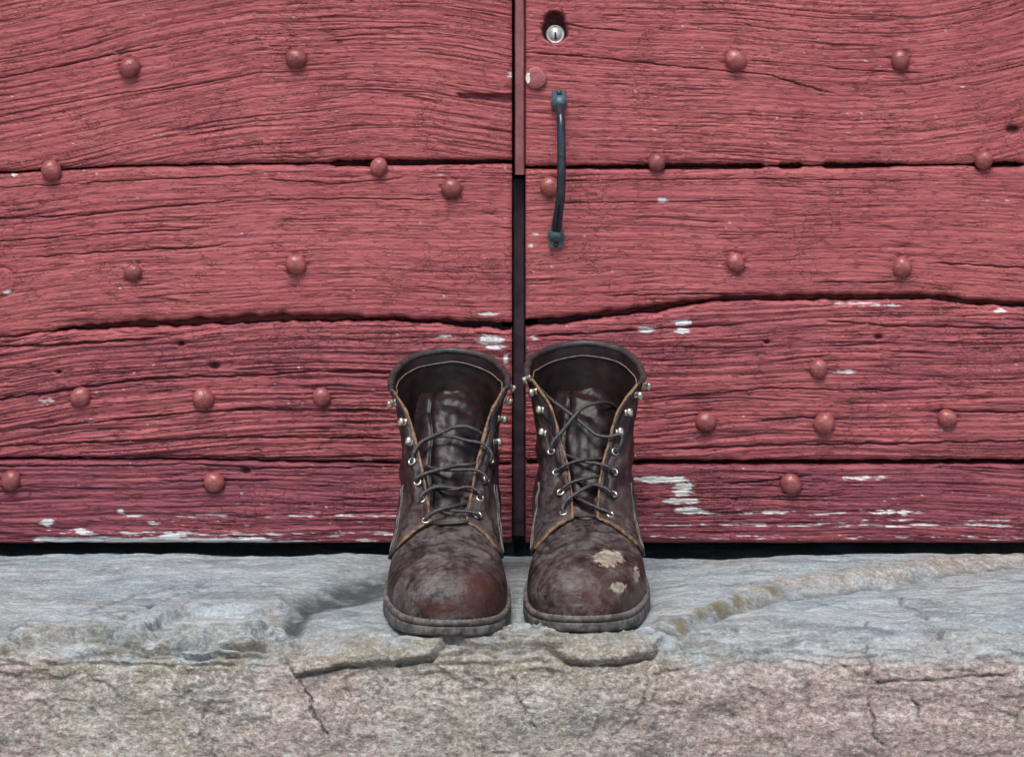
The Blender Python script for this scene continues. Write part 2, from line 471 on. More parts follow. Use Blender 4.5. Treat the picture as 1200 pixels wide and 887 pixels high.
# ------------------------------------------------------------------ stone step
def build_step():
    # profile from behind the doors forward over the top and down the front
    prof = [(0.34, -0.026), (0.06, -0.024), (0.0, -0.0085), (-0.05, -0.0045), (-0.11, 0.0), (-0.355, 0.0)]
    for a in np.linspace(10, 80, 6):
        prof.append((-0.355 - 0.024 * math.sin(R(a)), -0.024 * (1 - math.cos(R(a)))))
    prof += [(-0.381, -0.030), (-0.386, -0.10), (-0.392, -0.18), (-0.40, -0.40)]
    prof = np.array(prof)
    seg = np.concatenate([[0], np.cumsum(np.hypot(*np.diff(prof, axis=0).T))])
    ia, ib = seg[2], seg[11]
    t = np.concatenate([np.arange(0, ia, 0.02), np.arange(ia, ia + 0.30, 0.0017), np.arange(ia + 0.30, ib + 0.03, 0.0008), np.arange(ib + 0.03, ib + 0.115, 0.0012), np.arange(ib + 0.115, seg[-1], 0.02), [seg[-1]]])
    PY, PZ = np.interp(t, seg, prof[:, 0]), np.interp(t, seg, prof[:, 1])
    ty, tz = np.gradient(PY, t), np.gradient(PZ, t)
    k = np.ones(9) / 9
    NY = np.convolve(np.pad(tz, 4, 'edge'), k, 'valid'); NZ = np.convolve(np.pad(-ty, 4, 'edge'), k, 'valid')
    ln = np.hypot(NY, NZ); NY /= ln; NZ /= ln
    xs = np.concatenate([np.arange(-1.15, -0.60, 0.02), np.arange(-0.60, -0.50, 0.004), np.arange(-0.50, 0.50, 0.00135), np.arange(0.50, 0.60, 0.004), np.arange(0.60, 1.16, 0.02)])
    X = np.broadcast_to(xs[None, :], (len(t), len(xs)))
    Yb = np.broadcast_to(PY[:, None], X.shape); Zb = np.broadcast_to(PZ[:, None], X.shape)
    T = np.broadcast_to(t[:, None], X.shape)
    ny = np.broadcast_to(NY[:, None], X.shape); nz = np.broadcast_to(NZ[:, None], X.shape)
    d = np.maximum(Yb + D, 0.5)
    u, w = CX + X * F / d, YH + (H - Zb) * F / d          # where each point of the slab shows in the photograph
    topness = np.clip(nz, 0, 1)
    h = 0.0024 * fbm(X * 9, T * 9, 4, 1) + 0.0016 * fbm(X * 32, T * 45, 4, 2)
    h += (1 - topness) * (0.0035 * fbm(X * 14, T * 30, 4, 3) + 0.0016 * fbm(X * 70, T * 110, 3, 5))
    h += (topness) * 0.0010 * fbm(X * 30, T * 160, 3, 6)
    # bedding ledges towards the front edge
    lay = fbm(X * 10, T * 22, 3, 7) * 1.5
    h += 0.0035 * bump1(T, seg[6], 0.035) * (sstep(-0.06, 0.06, lay) - 0.5 + 0.7 * (sstep(0.42, 0.5, lay)))
    wu = u + 12 * fbm(X * 45, Yb * 45 + Zb * 60, 4, 11, .6)
    ww = w + (2.2 + 6 * (1 - topness)) * fbm(X * 45, Yb * 45 + Zb * 60, 4, 12, .6)
    wob = 6 * fbm(X * 30, Yb * 30 + Zb * 50, 3, 51, .5) + 0.8 * fbm(X * 130, Yb * 130 + Zb * 160, 3, 52, .6)
    h -= .007 * sstep(.08, .26, X) * bump1(Yb, .02, .06)
    wob = wob * (.30 + .70 * (1 - topness))
    # the stone splits in thin sheets: terraces with broken edges
    q = 2.6 * fbm(X * 5.5 + .6 * fbm(X * 11, T * 9, 2, 53), T * 7.5, 3, 54) + .22 * fbm(X * 60, T * 60, 3, 55)
    fr = q * 2.2 - np.floor(q * 2.2)
    terr = (np.floor(q * 2.2) + sstep(.42, .58, fr)) / 2.2
    h += terr * .0050 * (.35 + .65 * bump1(T, seg[6] + .005, .06))
    moss = np.zeros_like(h); dark = np.zeros_like(h)
    # higher sheet of stone at the right, its broken edge running diagonally
    line = interp(u, [(560, 768), (640, 760), (755, 748), (800, 735), (860, 712), (910, 696), (960, 690), (1040, 680), (1110, 665), (1200, 656), (1400, 650)])
    dl = line + wob - w
    on = sstep(735, 775, u)
    h += on * 0.0060 * sstep(-2.0, 5.0, dl) * (1 - sstep(25, 70, dl))
    h += on * bump1(dl, 5, 5) * (0.0010 + 0.0012 * fbm(X * 120, Yb * 120, 3, 14))
    h -= on * 0.0034 * bump1(dl, -4, 3)
    moss = np.maximum(moss, on * bump1(dl, 1, 7) * (1 - sstep(880, 1020, u)) * (.35 + .65 * sstep(-0.3, 0.3, fbm(X * 35, Yb * 35 + Zb * 60, 4, 15))))
    dark = np.maximum(dark, .55 * on * bump1(dl, -3, 1.8) * sstep(-.3, .3, fbm(X * 50, Yb * 50, 3, 24)))  # shadow line below the broken edge, painted dark
    pale = on * bump1(dl, 5, 6) * sstep(850, 920, u)
    # flaking layers along the edge: each sheet juts out and breaks off above a shadow line painted into the colour
    lw = w + 11 * fbm(X * 22, T * 22, 4, 81, .55) + 2.5 * fbm(X * 110, T * 110, 3, 82)
    fl = lw / 10.5 - np.floor(lw / 10.5)
    lm = bump1(w, 757, 21) * (1 - .75 * sstep(325, 360, u) + .55 * sstep(510, 540, u) * (1 - sstep(640, 670, u)) + .15 * sstep(800, 860, u)) * sstep(-.35, .25, fbm(X * 28, T * 40, 3, 83))
    lm = np.clip(lm, 0, 1)
    h += lm * .0075 * (sstep(.0, .8, fl) - sstep(.88, 1.0, fl) - .35)
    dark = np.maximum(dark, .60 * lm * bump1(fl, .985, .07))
    # thin plates lying at the front edge
    plate = interp(u, [(-200, 770), (0, 772), (40, 779), (112, 764), (205, 770), (280, 764), (300, 752), (330, 757), (346, 792), (405, 779), (462, 777), (506, 770), (523, 752), (560, 760), (640, 763), (668, 777), (722, 778), (765, 768), (778, 752)])
    onp = 1 - sstep(770, 790, u)
    dp = plate + .8 * wob - w
    h += onp * (.35 + .65 * sstep(325, 350, u)) * 0.0060 * sstep(-2.0, 1.5, dp) * (1 - sstep(6, 42, dp))
    cutw = interp(u, [(0, .1), (335, .1), (350, 1), (500, 1), (525, .3), (640, .3), (668, 1), (760, 1), (780, .2)])
    cutw = cutw * sstep(-0.6, 0.1, fbm(u / 30, w / 90, 2, 17))
    h -= cutw * onp * 0.0065 * bump1(dp, -2.6, 2.0)
    dark = np.maximum(dark, 0.45 * cutw * onp * bump1(dp, -2.6, 1.3))  # shade of the undercut painted below the plates
    plate2 = interp(u, [(20, 748), (60, 752), (120, 742), (150, 752), (200, 760), (245, 748), (300, 746), (330, 735)])
    on2 = sstep(5, 30, u) * (1 - sstep(300, 335, u))
    dq = plate2 + .8 * wob - w
    h += on2 * 0.0065 * sstep(-1.5, 1.5, dq) * (1 - sstep(4, 26, dq))
    h -= on2 * 0.005 * bump1(dq, -3, 2.5)
    moss = np.maximum(moss, 0.85 * on2 * bump1(dq, -5, 11) * sstep(-0.1, 0.4, fbm(X * 80, Yb * 60 + Zb * 110, 4, 19)))
    moss = np.maximum(moss, 0.6 * bump1(u, 610, 70) * bump1(w, 760, 12) * sstep(-0.1, 0.4, fbm(X * 90, Yb * 60 + Zb * 110, 4, 20)))
    # shallow scallop broken out left of the boots
    sc = interp(u, [(160, 748), (172, 738), (188, 724), (215, 713), (242, 709), (300, 713), (345, 704)])
    on3 = sstep(160, 178, u) * (1 - sstep(325, 352, u))
    ds = w - sc + .6 * wob
    h -= on3 * 0.0090 * sstep(-1.5, 2.5, ds) * (1 - sstep(14, 38, ds))
    moss = np.maximum(moss, 0.5 * on3 * bump1(ds, 4, 5) * sstep(-0.2, 0.3, fbm(X * 80, Yb * 60 + Zb * 110, 4, 22)))
    # hollow beside the left boot, its shade also painted into the colour
    dh = polyd(wu, ww, [(342, 728), (362, 708), (398, 695), (455, 684)])
    h -= 0.0085 * np.exp(-(dh / 13) ** 2) - .0015 * fbm(X * 120, Yb * 120, 3, 25) * np.exp(-(dh / 15) ** 2)
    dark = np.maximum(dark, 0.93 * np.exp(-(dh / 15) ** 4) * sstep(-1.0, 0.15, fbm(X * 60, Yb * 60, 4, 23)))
    # another small edge left of the boots, and hairline cracks
    for pts, a in (([(100, 722), (160, 697), (245, 682)], .8), ([(135, 742), (140, 726), (232, 690)], 1), ([(1050, 698), (1085, 725), (1120, 765)], 1),
                   ([(975, 772), (1012, 790), (1035, 802)], .6), ([(1005, 802), (1100, 794), (1210, 790)], 1), ([(355, 796), (362, 830), (386, 862)], 1.3),
                   ([(515, 798), (516, 832)], .7), ([(604, 795), (610, 828), (626, 852)], 1), ([(1014, 730), (1018, 780), (1022, 850), (1032, 872)], 1),
                   ([(862, 770), (760, 792)], .6), ([(1068, 815), (1090, 862)], 1), ([(445, 800), (440, 850)], .6), ([(690, 800), (700, 850)], .5),
                   ([(860, 735), (862, 762)], .8), ([(760, 800), (745, 870)], .5), ([(250, 800), (235, 860), (260, 900)], .8), ([(900, 690), (1000, 715), (1060, 708)], .5)):
        dc = polyd(wu, ww, pts)
        br = sstep(-.45, .25, fbm(X * 60, T * 60, 2, 61))
        h -= 0.0026 * a * br * np.exp(-(dc / 1.6) ** 2)
        dark = np.maximum(dark, 0.70 * a * br * np.exp(-(dc / 1.7) ** 2))
    # rust-brown specks on the front
    for (a, b, r) in ((945, 805, 6), (765, 849, 6), (940, 798, 4)):
        dark = np.maximum(dark, 0.8 * np.exp(-(((wu - a) ** 2 + (ww - b) ** 2) / r ** 2)))
    # the boots stand on a level bed
    bed = np.maximum(bump1(X, -0.052, 0.045), bump1(X, 0.060, 0.045)) * sstep(-0.345, -0.325, Yb) * topness
    bed = np.clip(bed * 1.6, 0, 1)
    h = h * (1 - bed) - 0.0012 * bed
    V = np.stack([X, Yb + h * ny, Zb + h * nz], -1)
    root = link('stone_step', mesh('stone_step', V.reshape(-1, 3), gridfaces(len(t), len(xs))), M['stone'])
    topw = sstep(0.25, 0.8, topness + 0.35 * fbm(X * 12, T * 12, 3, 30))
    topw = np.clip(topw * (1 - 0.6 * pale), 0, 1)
    f1 = fbm(X * 14, Yb * 14 + Zb * 22, 4, 70); f2 = fbm(X * 40, Yb * 30 + Zb * 60, 4, 71)
    ochre = bump1(w, 768, 28) * sstep(-.35, .25, f1 + .6 * f2 + .35 * bump1(u, 640, 140)) * (1 - sstep(790, 900, u) * .7)
    ochre = np.maximum(ochre, .8 * on * bump1(dl, 4, 8) * sstep(-.3, .3, f2))
    ochre = np.maximum(ochre, .8 * on3 * bump1(ds, 10, 14) * sstep(-.3, .3, f2))
    ochre = np.maximum(ochre, .55 * sstep(.0, .45, f1) * (1 - topness))
    pinkm = sstep(620, 1000, u + 160 * f1) * (1 - topness)
    patchy = fbm(X * 9, Yb * 16, 4, 73)
    dark = np.maximum(dark, .34 * topness * sstep(.12, .5, patchy + .35 * f2))
    skyblue = topness * sstep(-.25, .3, fbm(X * 6, Yb * 9, 3, 72) + .3 * f2) * (1 - bump1(w, 772, 30))  # skylight's blue painted in patches on upward faces
    set_attr(root.data, 'stain_and_sky', (np.clip(ochre, 0, 1), np.clip(pinkm, 0, 1), np.clip(skyblue, 0, 1)))
    set_attr(root.data, 'wear', (topw, np.clip(moss, 0, 1) * 0.8, np.clip(dark, 0, 0.9)))  # weathered top, moss, dark cracks together with painted shade
    tag(root, 'weathered grey and pink stone doorstep with a cracked flaking front edge', 'doorstep')
    return root
build_step()

# ------------------------------------------------------------------ doors
NAILS_L = [(152, 80), (347, 69), (60, 200), (444, 196), (529, 221), (156, 319), (347, 310), (94, 465), (238, 467), (377, 465), (13, 563), (251, 565)]
NAILS_R = [(862, 71), (1055, 71), (770, 191), (1153, 188), (645, 219), (862, 308), (1057, 313), (959, 432), (827, 494), (966, 496), (1110, 490), (927, 567)]
KEYHOLE = (650, 36)

def dense(x0, x1, f0, f1, fine, coarse):
    a = [np.arange(x0, min(f0, x1), coarse)] if x0 < f0 else []
    a.append(np.arange(max(x0, f0), min(x1, f1), fine))
    if x1 > f1:
        a.append(np.arange(f1, x1, coarse))
    a = np.concatenate(a)
    return np.concatenate([a[a < x1 - 0.3 * fine], [x1]])

def wood(px, py, sp, nails):
    """relief (m) of the painted board and its wear masks at photo pixels"""
    sd = sp['seed']
    yw = py - interp(px, sp['warp']) + 5 * perlin(px / 190, py / 70, sd) + 0.7 * perlin(px / 34, py / 16, sd + 40)
    rough = sp.get('rough', 1.0)
    rl = rough ** 1.9
    h = rl * (0.00060 * perlin(px / 330, yw / 6.5, sd + 1) + 0.00042 * perlin(px / 230, yw / 3.4, sd + 2)) + rough * 0.00022 * perlin(px / 60, yw / 2.0, sd + 3)
    h += 0.00014 * perlin(px / 6.5, py / 3.2, sd + 33) + 0.00016 * perlin(px / 14, py / 6, sd + 34)
    h += 0.0006 * perlin(px / 150, py / 45, sd + 4)
    def lines(lx, ly, w, s, mx, my, lo, hi):
        n = np.abs(perlin(px / lx, yw / ly, s))
        m = sstep(lo, hi, perlin(px / mx, yw / my, s + 60))
        return np.clip(1 - n / w, 0, 1) * m
    c1 = lines(420, 8, 0.095, sd + 5, 130, 14, -0.10, 0.15)
    c2 = lines(190, 4.6, 0.12, sd + 6, 70, 8, -0.02, 0.22)
    c3 = lines(55, 3.0, 0.15, sd + 7, 26, 6, 0.05, 0.3)
    big = sstep(-.45, .35, perlin(px / 260, yw / 30, sd + 8))
    cs = np.clip(rough ** 1.3 * (.45 + .55 * big) * (1.0 * c1 + 0.75 * c2 + 0.55 * c3), 0, 1.3)
    h -= 0.0017 * cs
    crack = 0.62 * np.clip(cs, 0, 1)
    for pts, w, dep in sp.get('cracks', []):
        xa, xb = pts[0][0], pts[-1][0]
        yc = interp(px, pts) + 2.2 * fbm(px / 22, px * 0, 3, sd + 9)
        wl = w * (0.75 + 0.6 * perlin(px / 26, px * 0 + 3.3, sd + 10))
        f = sstep(xa - 1, xa + 25, px) * (1 - sstep(xb - 25, xb + 1, px))
        if xa < 5: f = 1 - sstep(xb - 25, xb + 1, px)
        if xb > 1190: f = sstep(xa - 1, xa + 25, px)
        g = np.exp(-((py - yc) / np.maximum(wl, 0.4)) ** 4) * f
        h -= dep * g
        crack = np.maximum(crack, 0.9 * g)
    for hx, hy, r in sp.get('holes', []):
        g = np.exp(-(((px - hx) / (1.6 * r)) ** 2 + ((py - hy) / r) ** 2))
        h -= 0.006 * g
        crack = np.maximum(crack, sstep(0.25, 0.6, g))
    for nx, ny in nails:
        r = np.hypot(px - nx, py - ny)
        ang = np.arctan2(py - ny, px - nx)
        ring = np.exp(-((r - 12.5) / 3.0) ** 2) * sstep(-0.15, 0.35, perlin(ang * 3, r / 9, sd + int(nx)))
        h -= 0.0009 * ring
        crack = np.maximum(crack, 0.6 * ring)
    for kx, ky, kr in sp.get('filler', []):
        r = np.hypot(px - kx, py - ky)
        m = 1 - sstep(kr - 3, kr, r)
        h = h * (1 - .85 * m) + .0010 * m - .0016 * np.exp(-((r - kr) / 1.6) ** 2)
        crack = crack * (1 - .9 * m)
    chip = np.zeros_like(h)
    cn = fbm(px / 13, py / 2.6, 4, sd + 20, .65)
    for ex, ey, rx, ry, a in sp.get('chips', []):
        e = np.exp(-(((px - ex) / rx) ** 2 + ((py - ey) / ry) ** 2))
        chip = np.maximum(chip, sstep(0.47, 0.55, a * e + 0.62 * cn))
    if 'edgechips' in sp:
        b = sp['bot'](px) - py
        for c, w, a, xa, xb in sp['edgechips']:
            e = a * bump1(b, c, w) * sstep(xa - 20, xa + 20, px) * (1 - sstep(xb - 20, xb + 20, px))
            chip = np.maximum(chip, sstep(0.52, 0.62, e + 0.65 * fbm(px / 34, py / 2.8, 4, sd + 21, .62)))
    # tiny specks of lost paint
    chip = np.maximum(chip, 0.7 * sstep(0.70, 0.78, perlin(px / 5.5, py / 3.2, sd + 22)) * sstep(0.15, 0.4, perlin(px / 60, py / 30, sd + 23)))
    h -= 0.0003 * chip
    tone = np.clip(sp.get('tone', 0.3) + 0.5 * fbm(px / 110, yw / 16, 3, sd + 24) + 0.25 * perlin(px / 60, yw / 4, sd + 25), 0, 1)
    return h, chip, np.clip(crack, 0, 1), tone, yw

def plank(parent, x0, x1, sp, nails, first_coarse=False):
    xs = dense(x0, x1, -25, 1225, 2.3, 14)
    xs[0] += 0.0; top, bot = sp['top'](xs), sp['bot'](xs)
    gap = sp.get('gap_top', lambda x: 0 * x + 0.8)(xs)
    gb = sp.get('gap_bot', lambda x: 0 * x + 0.8)(xs)
    top, bot = top + gap, bot - gb
    n = max(8, int(np.max(bot - top) / sp.get('res', 0.85)))
    v = np.linspace(0, 1, n)[:, None]
    py = top[None] + v * (bot - top)[None]
    px = np.broadcast_to(xs[None], py.shape)
    # ragged sawn ends at the meeting edge
    h, chip, crack, tone, yw = wood(px, py, sp, nails)
    e = np.minimum(py - top[None], bot[None] - py)
    h -= 0.0032 * np.exp(-(e / 1.7) ** 1.3) + 0.0010 * np.exp(-e / 5.0)
    ex = np.minimum(px - x0, x1 - px)
    h -= 0.0022 * np.exp(-(ex / 2.0) ** 1.3)
    if sp.get('keyhole'):
        kx, ky = KEYHOLE
        g = np.maximum(np.hypot(px - kx, (py - ky) * 1.0) - 15.0 - 2.0 * perlin(np.arctan2(py - ky, px - kx) * 1.2, px * 0 + 2, 3), -9)
        g2 = np.hypot((px - kx) / 1.1, py - ky + 12) - 10.5
        g = np.minimum(g, g2)
        m = 1 - sstep(-1.8, 1.4, g)
        h = h * (1 - m) - 0.0145 * m
        crack = np.maximum(crack, 0.95 * m); chip = chip * (1 - m)
    for gx0, gx1, gy0, gy1 in sp.get('gouge', []):
        yc = gy0 + (gy1 - gy0) * (px - gx0) / (gx1 - gx0) + 2 * fbm(px / 9, px * 0, 3, 77)
        wd = 3.0 + 2.6 * sstep(gx0 + 15, gx1, px)
        m = (1 - sstep(wd - 1, wd + 0.8, np.abs(py - yc))) * sstep(gx0, gx0 + 6, px)
        h -= 0.0055 * m
        tone = np.maximum(tone, 0.9 * m)
    X, Z, Y = (px - CX) / S, H - (py - YH) / S, -h
    V = np.stack([X, Y, Z], -1)
    n, m = px.shape
    W = np.zeros((n + 2, m + 2, 3))
    W[1:-1, 1:-1] = V
    W[0, 1:-1], W[-1, 1:-1], W[1:-1, 0], W[1:-1, -1] = V[0], V[-1], V[:, 0], V[:, -1]
    W[0, 0], W[0, -1], W[-1, 0], W[-1, -1] = V[0, 0], V[0, -1], V[-1, 0], V[-1, -1]
    for sl in ((0, slice(None)), (-1, slice(None)), (slice(None), 0), (slice(None), -1)):
        W[sl + (1,)] = 0.034
    fc = gridfaces(n + 2, m + 2)[:, ::-1].copy()
    nv = (n + 2) * (m + 2)
    fc = np.concatenate([fc, [[0, m + 1, nv - 1, nv - m - 2]]])
    me = mesh('plank', local(W.reshape(-1, 3), parent), fc[:, ::-1].copy())
    i, j = np.divmod(np.arange((n + 1) * (m + 1)), m + 1)
    fl = np.ones(len(fc), bool)
    fl[:-1] = (i > 0) & (i < n) & (j > 0) & (j < m)
    fl[-1] = False
    me.polygons.foreach_set('use_smooth', fl)
    pad = lambda a: np.pad(a, 1, mode='edge')
    set_attr(me, 'wear', (pad(chip), pad(crack), pad(tone)))
    ga = me.attributes.new('grain', 'FLOAT_VECTOR', 'POINT')
    ga.data.foreach_set('vector', np.stack([pad(px), pad(yw), np.full((n + 2, m + 2), sp['seed'] * 7.3)], -1).astype(np.float32).ravel())
    return link('plank', me, M['paint'], parent)

def seam(pts, amp, seed):
    return lambda x: interp(x, pts) + amp * fbm(np.asarray(x, float) / 28, 0 * np.asarray(x, float), 4, seed)

def gapf(pts, seed, amp=0.6):
    return lambda x: np.maximum(0.25, 1.15 * interp(x, pts) * (1 + amp * fbm(np.asarray(x, float) / 20, 0 * np.asarray(x, float) + 5, 3, seed)))

XL0, XL1, XR0, XR1 = -330.0, 600.0, 616.0, 1530.0
sA = seam([(-330, 214), (0, 203), (60, 200), (140, 195), (250, 193), (600, 190)], 1.5, 101)
sB = seam([(-330, 400), (0, 396), (85, 385), (150, 381), (330, 373), (460, 374), (520, 378), (600, 383)], 4.0, 102)
sC = seam([(-330, 540), (0, 538), (200, 538), (350, 541), (600, 544)], 1.8, 103)
sD = lambda x: 0 * np.asarray(x, float) + 637.0 + 0.8 * fbm(np.asarray(x, float) / 60, 0 * np.asarray(x, float), 3, 104)
tA = seam([(616, 197), (900, 195), (1200, 193), (1530, 191)], 1.4, 105)
tB = seam([(616, 380), (690, 372), (760, 363), (820, 354), (850, 350), (960, 349), (1090, 348), (1150, 355), (1200, 357), (1530, 352)], 3.0, 106)
tC = seam([(616, 542), (900, 542), (1530, 541)], 1.5, 107)
lineat = lambda y: (lambda x: 0 * np.asarray(x, float) + y)

g1 = gapf([(-330, .6), (0, .9), (70, .8), (300, .6), (385, 0.8), (395, 3.0), (440, 3.2), (520, 2.4), (600, 2.0)], 111)
g2 = gapf([(-330, .5), (60, .5), (90, 2.6), (150, 3.4), (280, 4.2), (400, 3.4), (470, 2.0), (560, 3.4), (600, 3.8)], 112, 0.9)
g3 = gapf([(-330, .9), (600, 1.0)], 113)
r1 = gapf([(616, 1.2), (650, 1.6), (770, 2.3), (800, 2.8), (893, 2.6), (897, .5), (912, .5), (916, 2.8), (938, 2.8), (942, .5), (964, .5), (968, 3.0), (1010, 2.8), (1050, 1.4), (1060, .7), (1140, .7), (1145, 2.6), (1195, 2.6), (1200, .6), (1530, .9)], 114, 0.3)
r2 = gapf([(616, 4.0), (700, 3.2), (755, 3.6), (800, 3.6), (830, 1.4), (850, 2.6), (960, 3.2), (1100, 2.8), (1200, 3.0), (1530, 2.6)], 115, 0.6)
r3 = gapf([(616, 2.2), (900, 2.4), (1200, 2.6), (1530, 2.5)], 116, 0.5)

left = empty('door_leaf', ((XL0 + XL1) / 2 / S - CX / S, 0, H - (637 - YH) / S))
tag(left, 'faded red plank door leaf without handle, hung beside the leaf with a handle', 'door')
right = empty('door_leaf', ((XR0 + XR1) / 2 / S - CX / S, 0, H - (637 - YH) / S))
tag(right, 'faded red plank door leaf with blue black pull handle and lock', 'door')

PL = [
    dict(top=lineat(-42), bot=sA, gap_bot=g1, seed=200, rough=1.0, tone=0.12,
         warp=[(-330, 150), (0, 66), (150, 34), (300, 8), (420, 0), (500, 3), (600, 16)],
         cracks=[([(0, 92), (60, 80), (125, 66), (200, 52)], 1.2, .0022), ([(0, 137), (70, 122), (130, 112), (230, 96)], .9, .0016)],
         gouge=[(534, 600, 112, 116)], chips=[(598, 88, 3, 4, .8)]),
    dict(top=sA, bot=sB, gap_top=g1, gap_bot=g2, seed=230, rough=0.85, tone=0.12,
         filler=[(2, 331, 17)], warp=[(-330, 60), (0, 26), (150, 12), (300, 3), (450, 0), (600, 4)],
         cracks=[([(0, 256), (100, 252), (190, 243), (290, 234)], 1.2, .0024), ([(0, 283), (100, 276), (250, 267)], .9, .0018),
                 ([(20, 303), (110, 296), (240, 290), (275, 284)], 1.2, .0022), ([(0, 220), (150, 212), (300, 205)], .9, .0016),
                 ([(300, 235), (420, 233), (520, 235)], .9, .0016), ([(300, 210), (400, 216), (480, 208)], .9, .0014)],
         chips=[(573, 368, 14, 3, .8), (556, 377, 10, 2.5, .7), (516, 205, 6, 2, .7), (16, 205, 5, 3, .7), (9, 342, 5, 3, 1.0)]),
    dict(top=sB, bot=sC, gap_top=g2, gap_bot=g3, seed=260, rough=1.45, tone=0.42,
         warp=[(-330, 70), (0, 34), (100, 20), (250, 6), (400, 0), (600, 2)],
         cracks=[([(0, 468), (80, 457), (170, 444), (300, 440), (370, 435), (480, 437)], 2.2, .0042), ([(0, 406), (60, 405), (130, 400), (195, 396)], 2.4, .0040),
                 ([(20, 504), (130, 493), (220, 484), (300, 480), (460, 483)], 1.6, .0030), ([(0, 523), (140, 517), (300, 512), (470, 514)], 1.7, .0032),
                 ([(260, 481), (300, 478), (470, 481)], 1.3, .0022), ([(0, 537), (90, 536), (200, 534), (300, 537), (470, 534)], 1.5, .0026)],
         holes=[(251, 429, 3.6), (68, 436, 2.0), (212, 403, 3.0)],
         chips=[(575, 398, 17, 6, 1.1), (580, 407, 14, 3, .9), (522, 394, 12, 3, .8), (56, 470, 14, 6, .55), (105, 493, 14, 3, .6), (593, 420, 4, 8, .8), (430, 539, 8, 3, .8)]),
    dict(top=sC, bot=sD, gap_top=g3, gap_bot=lambda x: 0 * x + .3, seed=290, rough=1.35, tone=0.78,
         warp=[(-330, 10), (0, 2), (300, 0), (600, 0)],
         cracks=[([(0, 546), (190, 546), (215, 543), (300, 549), (480, 547)], 1.4, .0024), ([(180, 564), (330, 563)], 1.0, .002)],
         holes=[(288, 552, 3.6)], chips=[(55, 612, 9, 5, 1.0), (95, 623, 14, 4, .8), (180, 613, 12, 3, .8), (200, 628, 20, 4, .9), (142, 599, 7, 4, .8)],
         edgechips=[(33, 3, .52, 140, 500), (4, 6, .78, 30, 320), (12, 6, .48, 40, 480), (25, 6, .36, 150, 600), (3, 4, .5, 300, 600)]),
]
PR = [
    dict(top=lineat(-42), bot=tA, gap_bot=r1, seed=320, rough=0.95, tone=0.10, keyhole=True,
         warp=[(616, -4), (700, 0), (850, 8), (980, 14), (1080, 12), (1150, 2), (1200, -10), (1530, -60)],
         cracks=[([(616, 62), (690, 67), (780, 77), (900, 88), (985, 113)], 1.2, .0022), ([(960, 80), (1090, 87)], 1.0, .0018), ([(640, 22), (680, 32), (740, 38)], 1.2, .002)],
         chips=[(1128, 102, 3, 2, .7)], holes=[(1187, 152, 5.0)]),
    dict(top=tA, bot=tB, gap_top=r1, gap_bot=r2, seed=350, rough=0.80, tone=0.10,
         warp=[(616, 4), (800, 0), (1000, 2), (1200, 8), (1530, 20)],
         cracks=[([(616, 213), (760, 211), (900, 210), (1000, 212)], 1.0, .0018), ([(640, 238), (800, 237), (880, 234)], .9, .0015), ([(700, 347), (800, 345), (900, 344)], 1.3, .0022),
                 ([(1090, 308), (1200, 314)], 1.3, .0022), ([(940, 331), (1060, 331)], 1.3, .0022)],
         chips=[(776, 235, 8, 4, .9), (628, 274, 6, 4, .6), (622, 287, 4, 3, .7)]),
    dict(top=tB, bot=tC, gap_top=r2, gap_bot=r3, seed=380, rough=1.30, tone=0.38,
         warp=[(616, 14), (760, 10), (860, 4), (960, 0), (1200, 0), (1530, 6)],
         cracks=[([(616, 395), (700, 390), (760, 386), (880, 380)], 1.4, .0026), ([(760, 527), (900, 522), (1200, 517)], 1.6, .0028), ([(740, 470), (900, 455), (1060, 458)], 1.0, .0022),
                 ([(880, 495), (940, 489), (1000, 492)], 1.4, .0024), ([(1080, 482), (1200, 483)], 1.4, .0024), ([(960, 375), (1040, 382), (1200, 385)], 1.4, .0026)],
         holes=[(1030, 395, 3.2), (899, 401, 2.2)],
         chips=[(800, 378, 12, 3.5, 1.1), (799, 388, 10, 3.5, 1.1), (757, 386, 13, 4, .9), (990, 436, 20, 3, .75), (1172, 364, 8, 3, .95), (1000, 356, 60, 2.0, .62), (1035, 358, 40, 2.0, .6), (626, 395, 6, 4, .6)]),
    dict(top=tC, bot=sD, gap_top=r3, gap_bot=lambda x: 0 * x + .3, seed=410, rough=1.25, tone=0.78,
         warp=[(616, 0), (900, 0), (1200, 4), (1530, 10)],
         cracks=[([(840, 568), (900, 563), (960, 556)], 1.5, .003), ([(760, 582), (850, 584), (1000, 580)], 1.0, .002)],
         chips=[(775, 562, 42, 5, .95), (800, 570, 16, 6, .9), (800, 577, 12, 5, 1.0), (795, 587, 28, 4, .95), (808, 598, 20, 5, 1.0), (798, 567, 10, 4, .9), (1040, 600, 50, 4, .62), (1010, 560, 50, 3, .62), (900, 600, 60, 3, .6)],
         edgechips=[(35, 5, .46, 760, 1100), (22, 4, .54, 760, 1250), (8, 5, .46, 760, 1250), (27, 3, .46, 950, 1250)]),
]
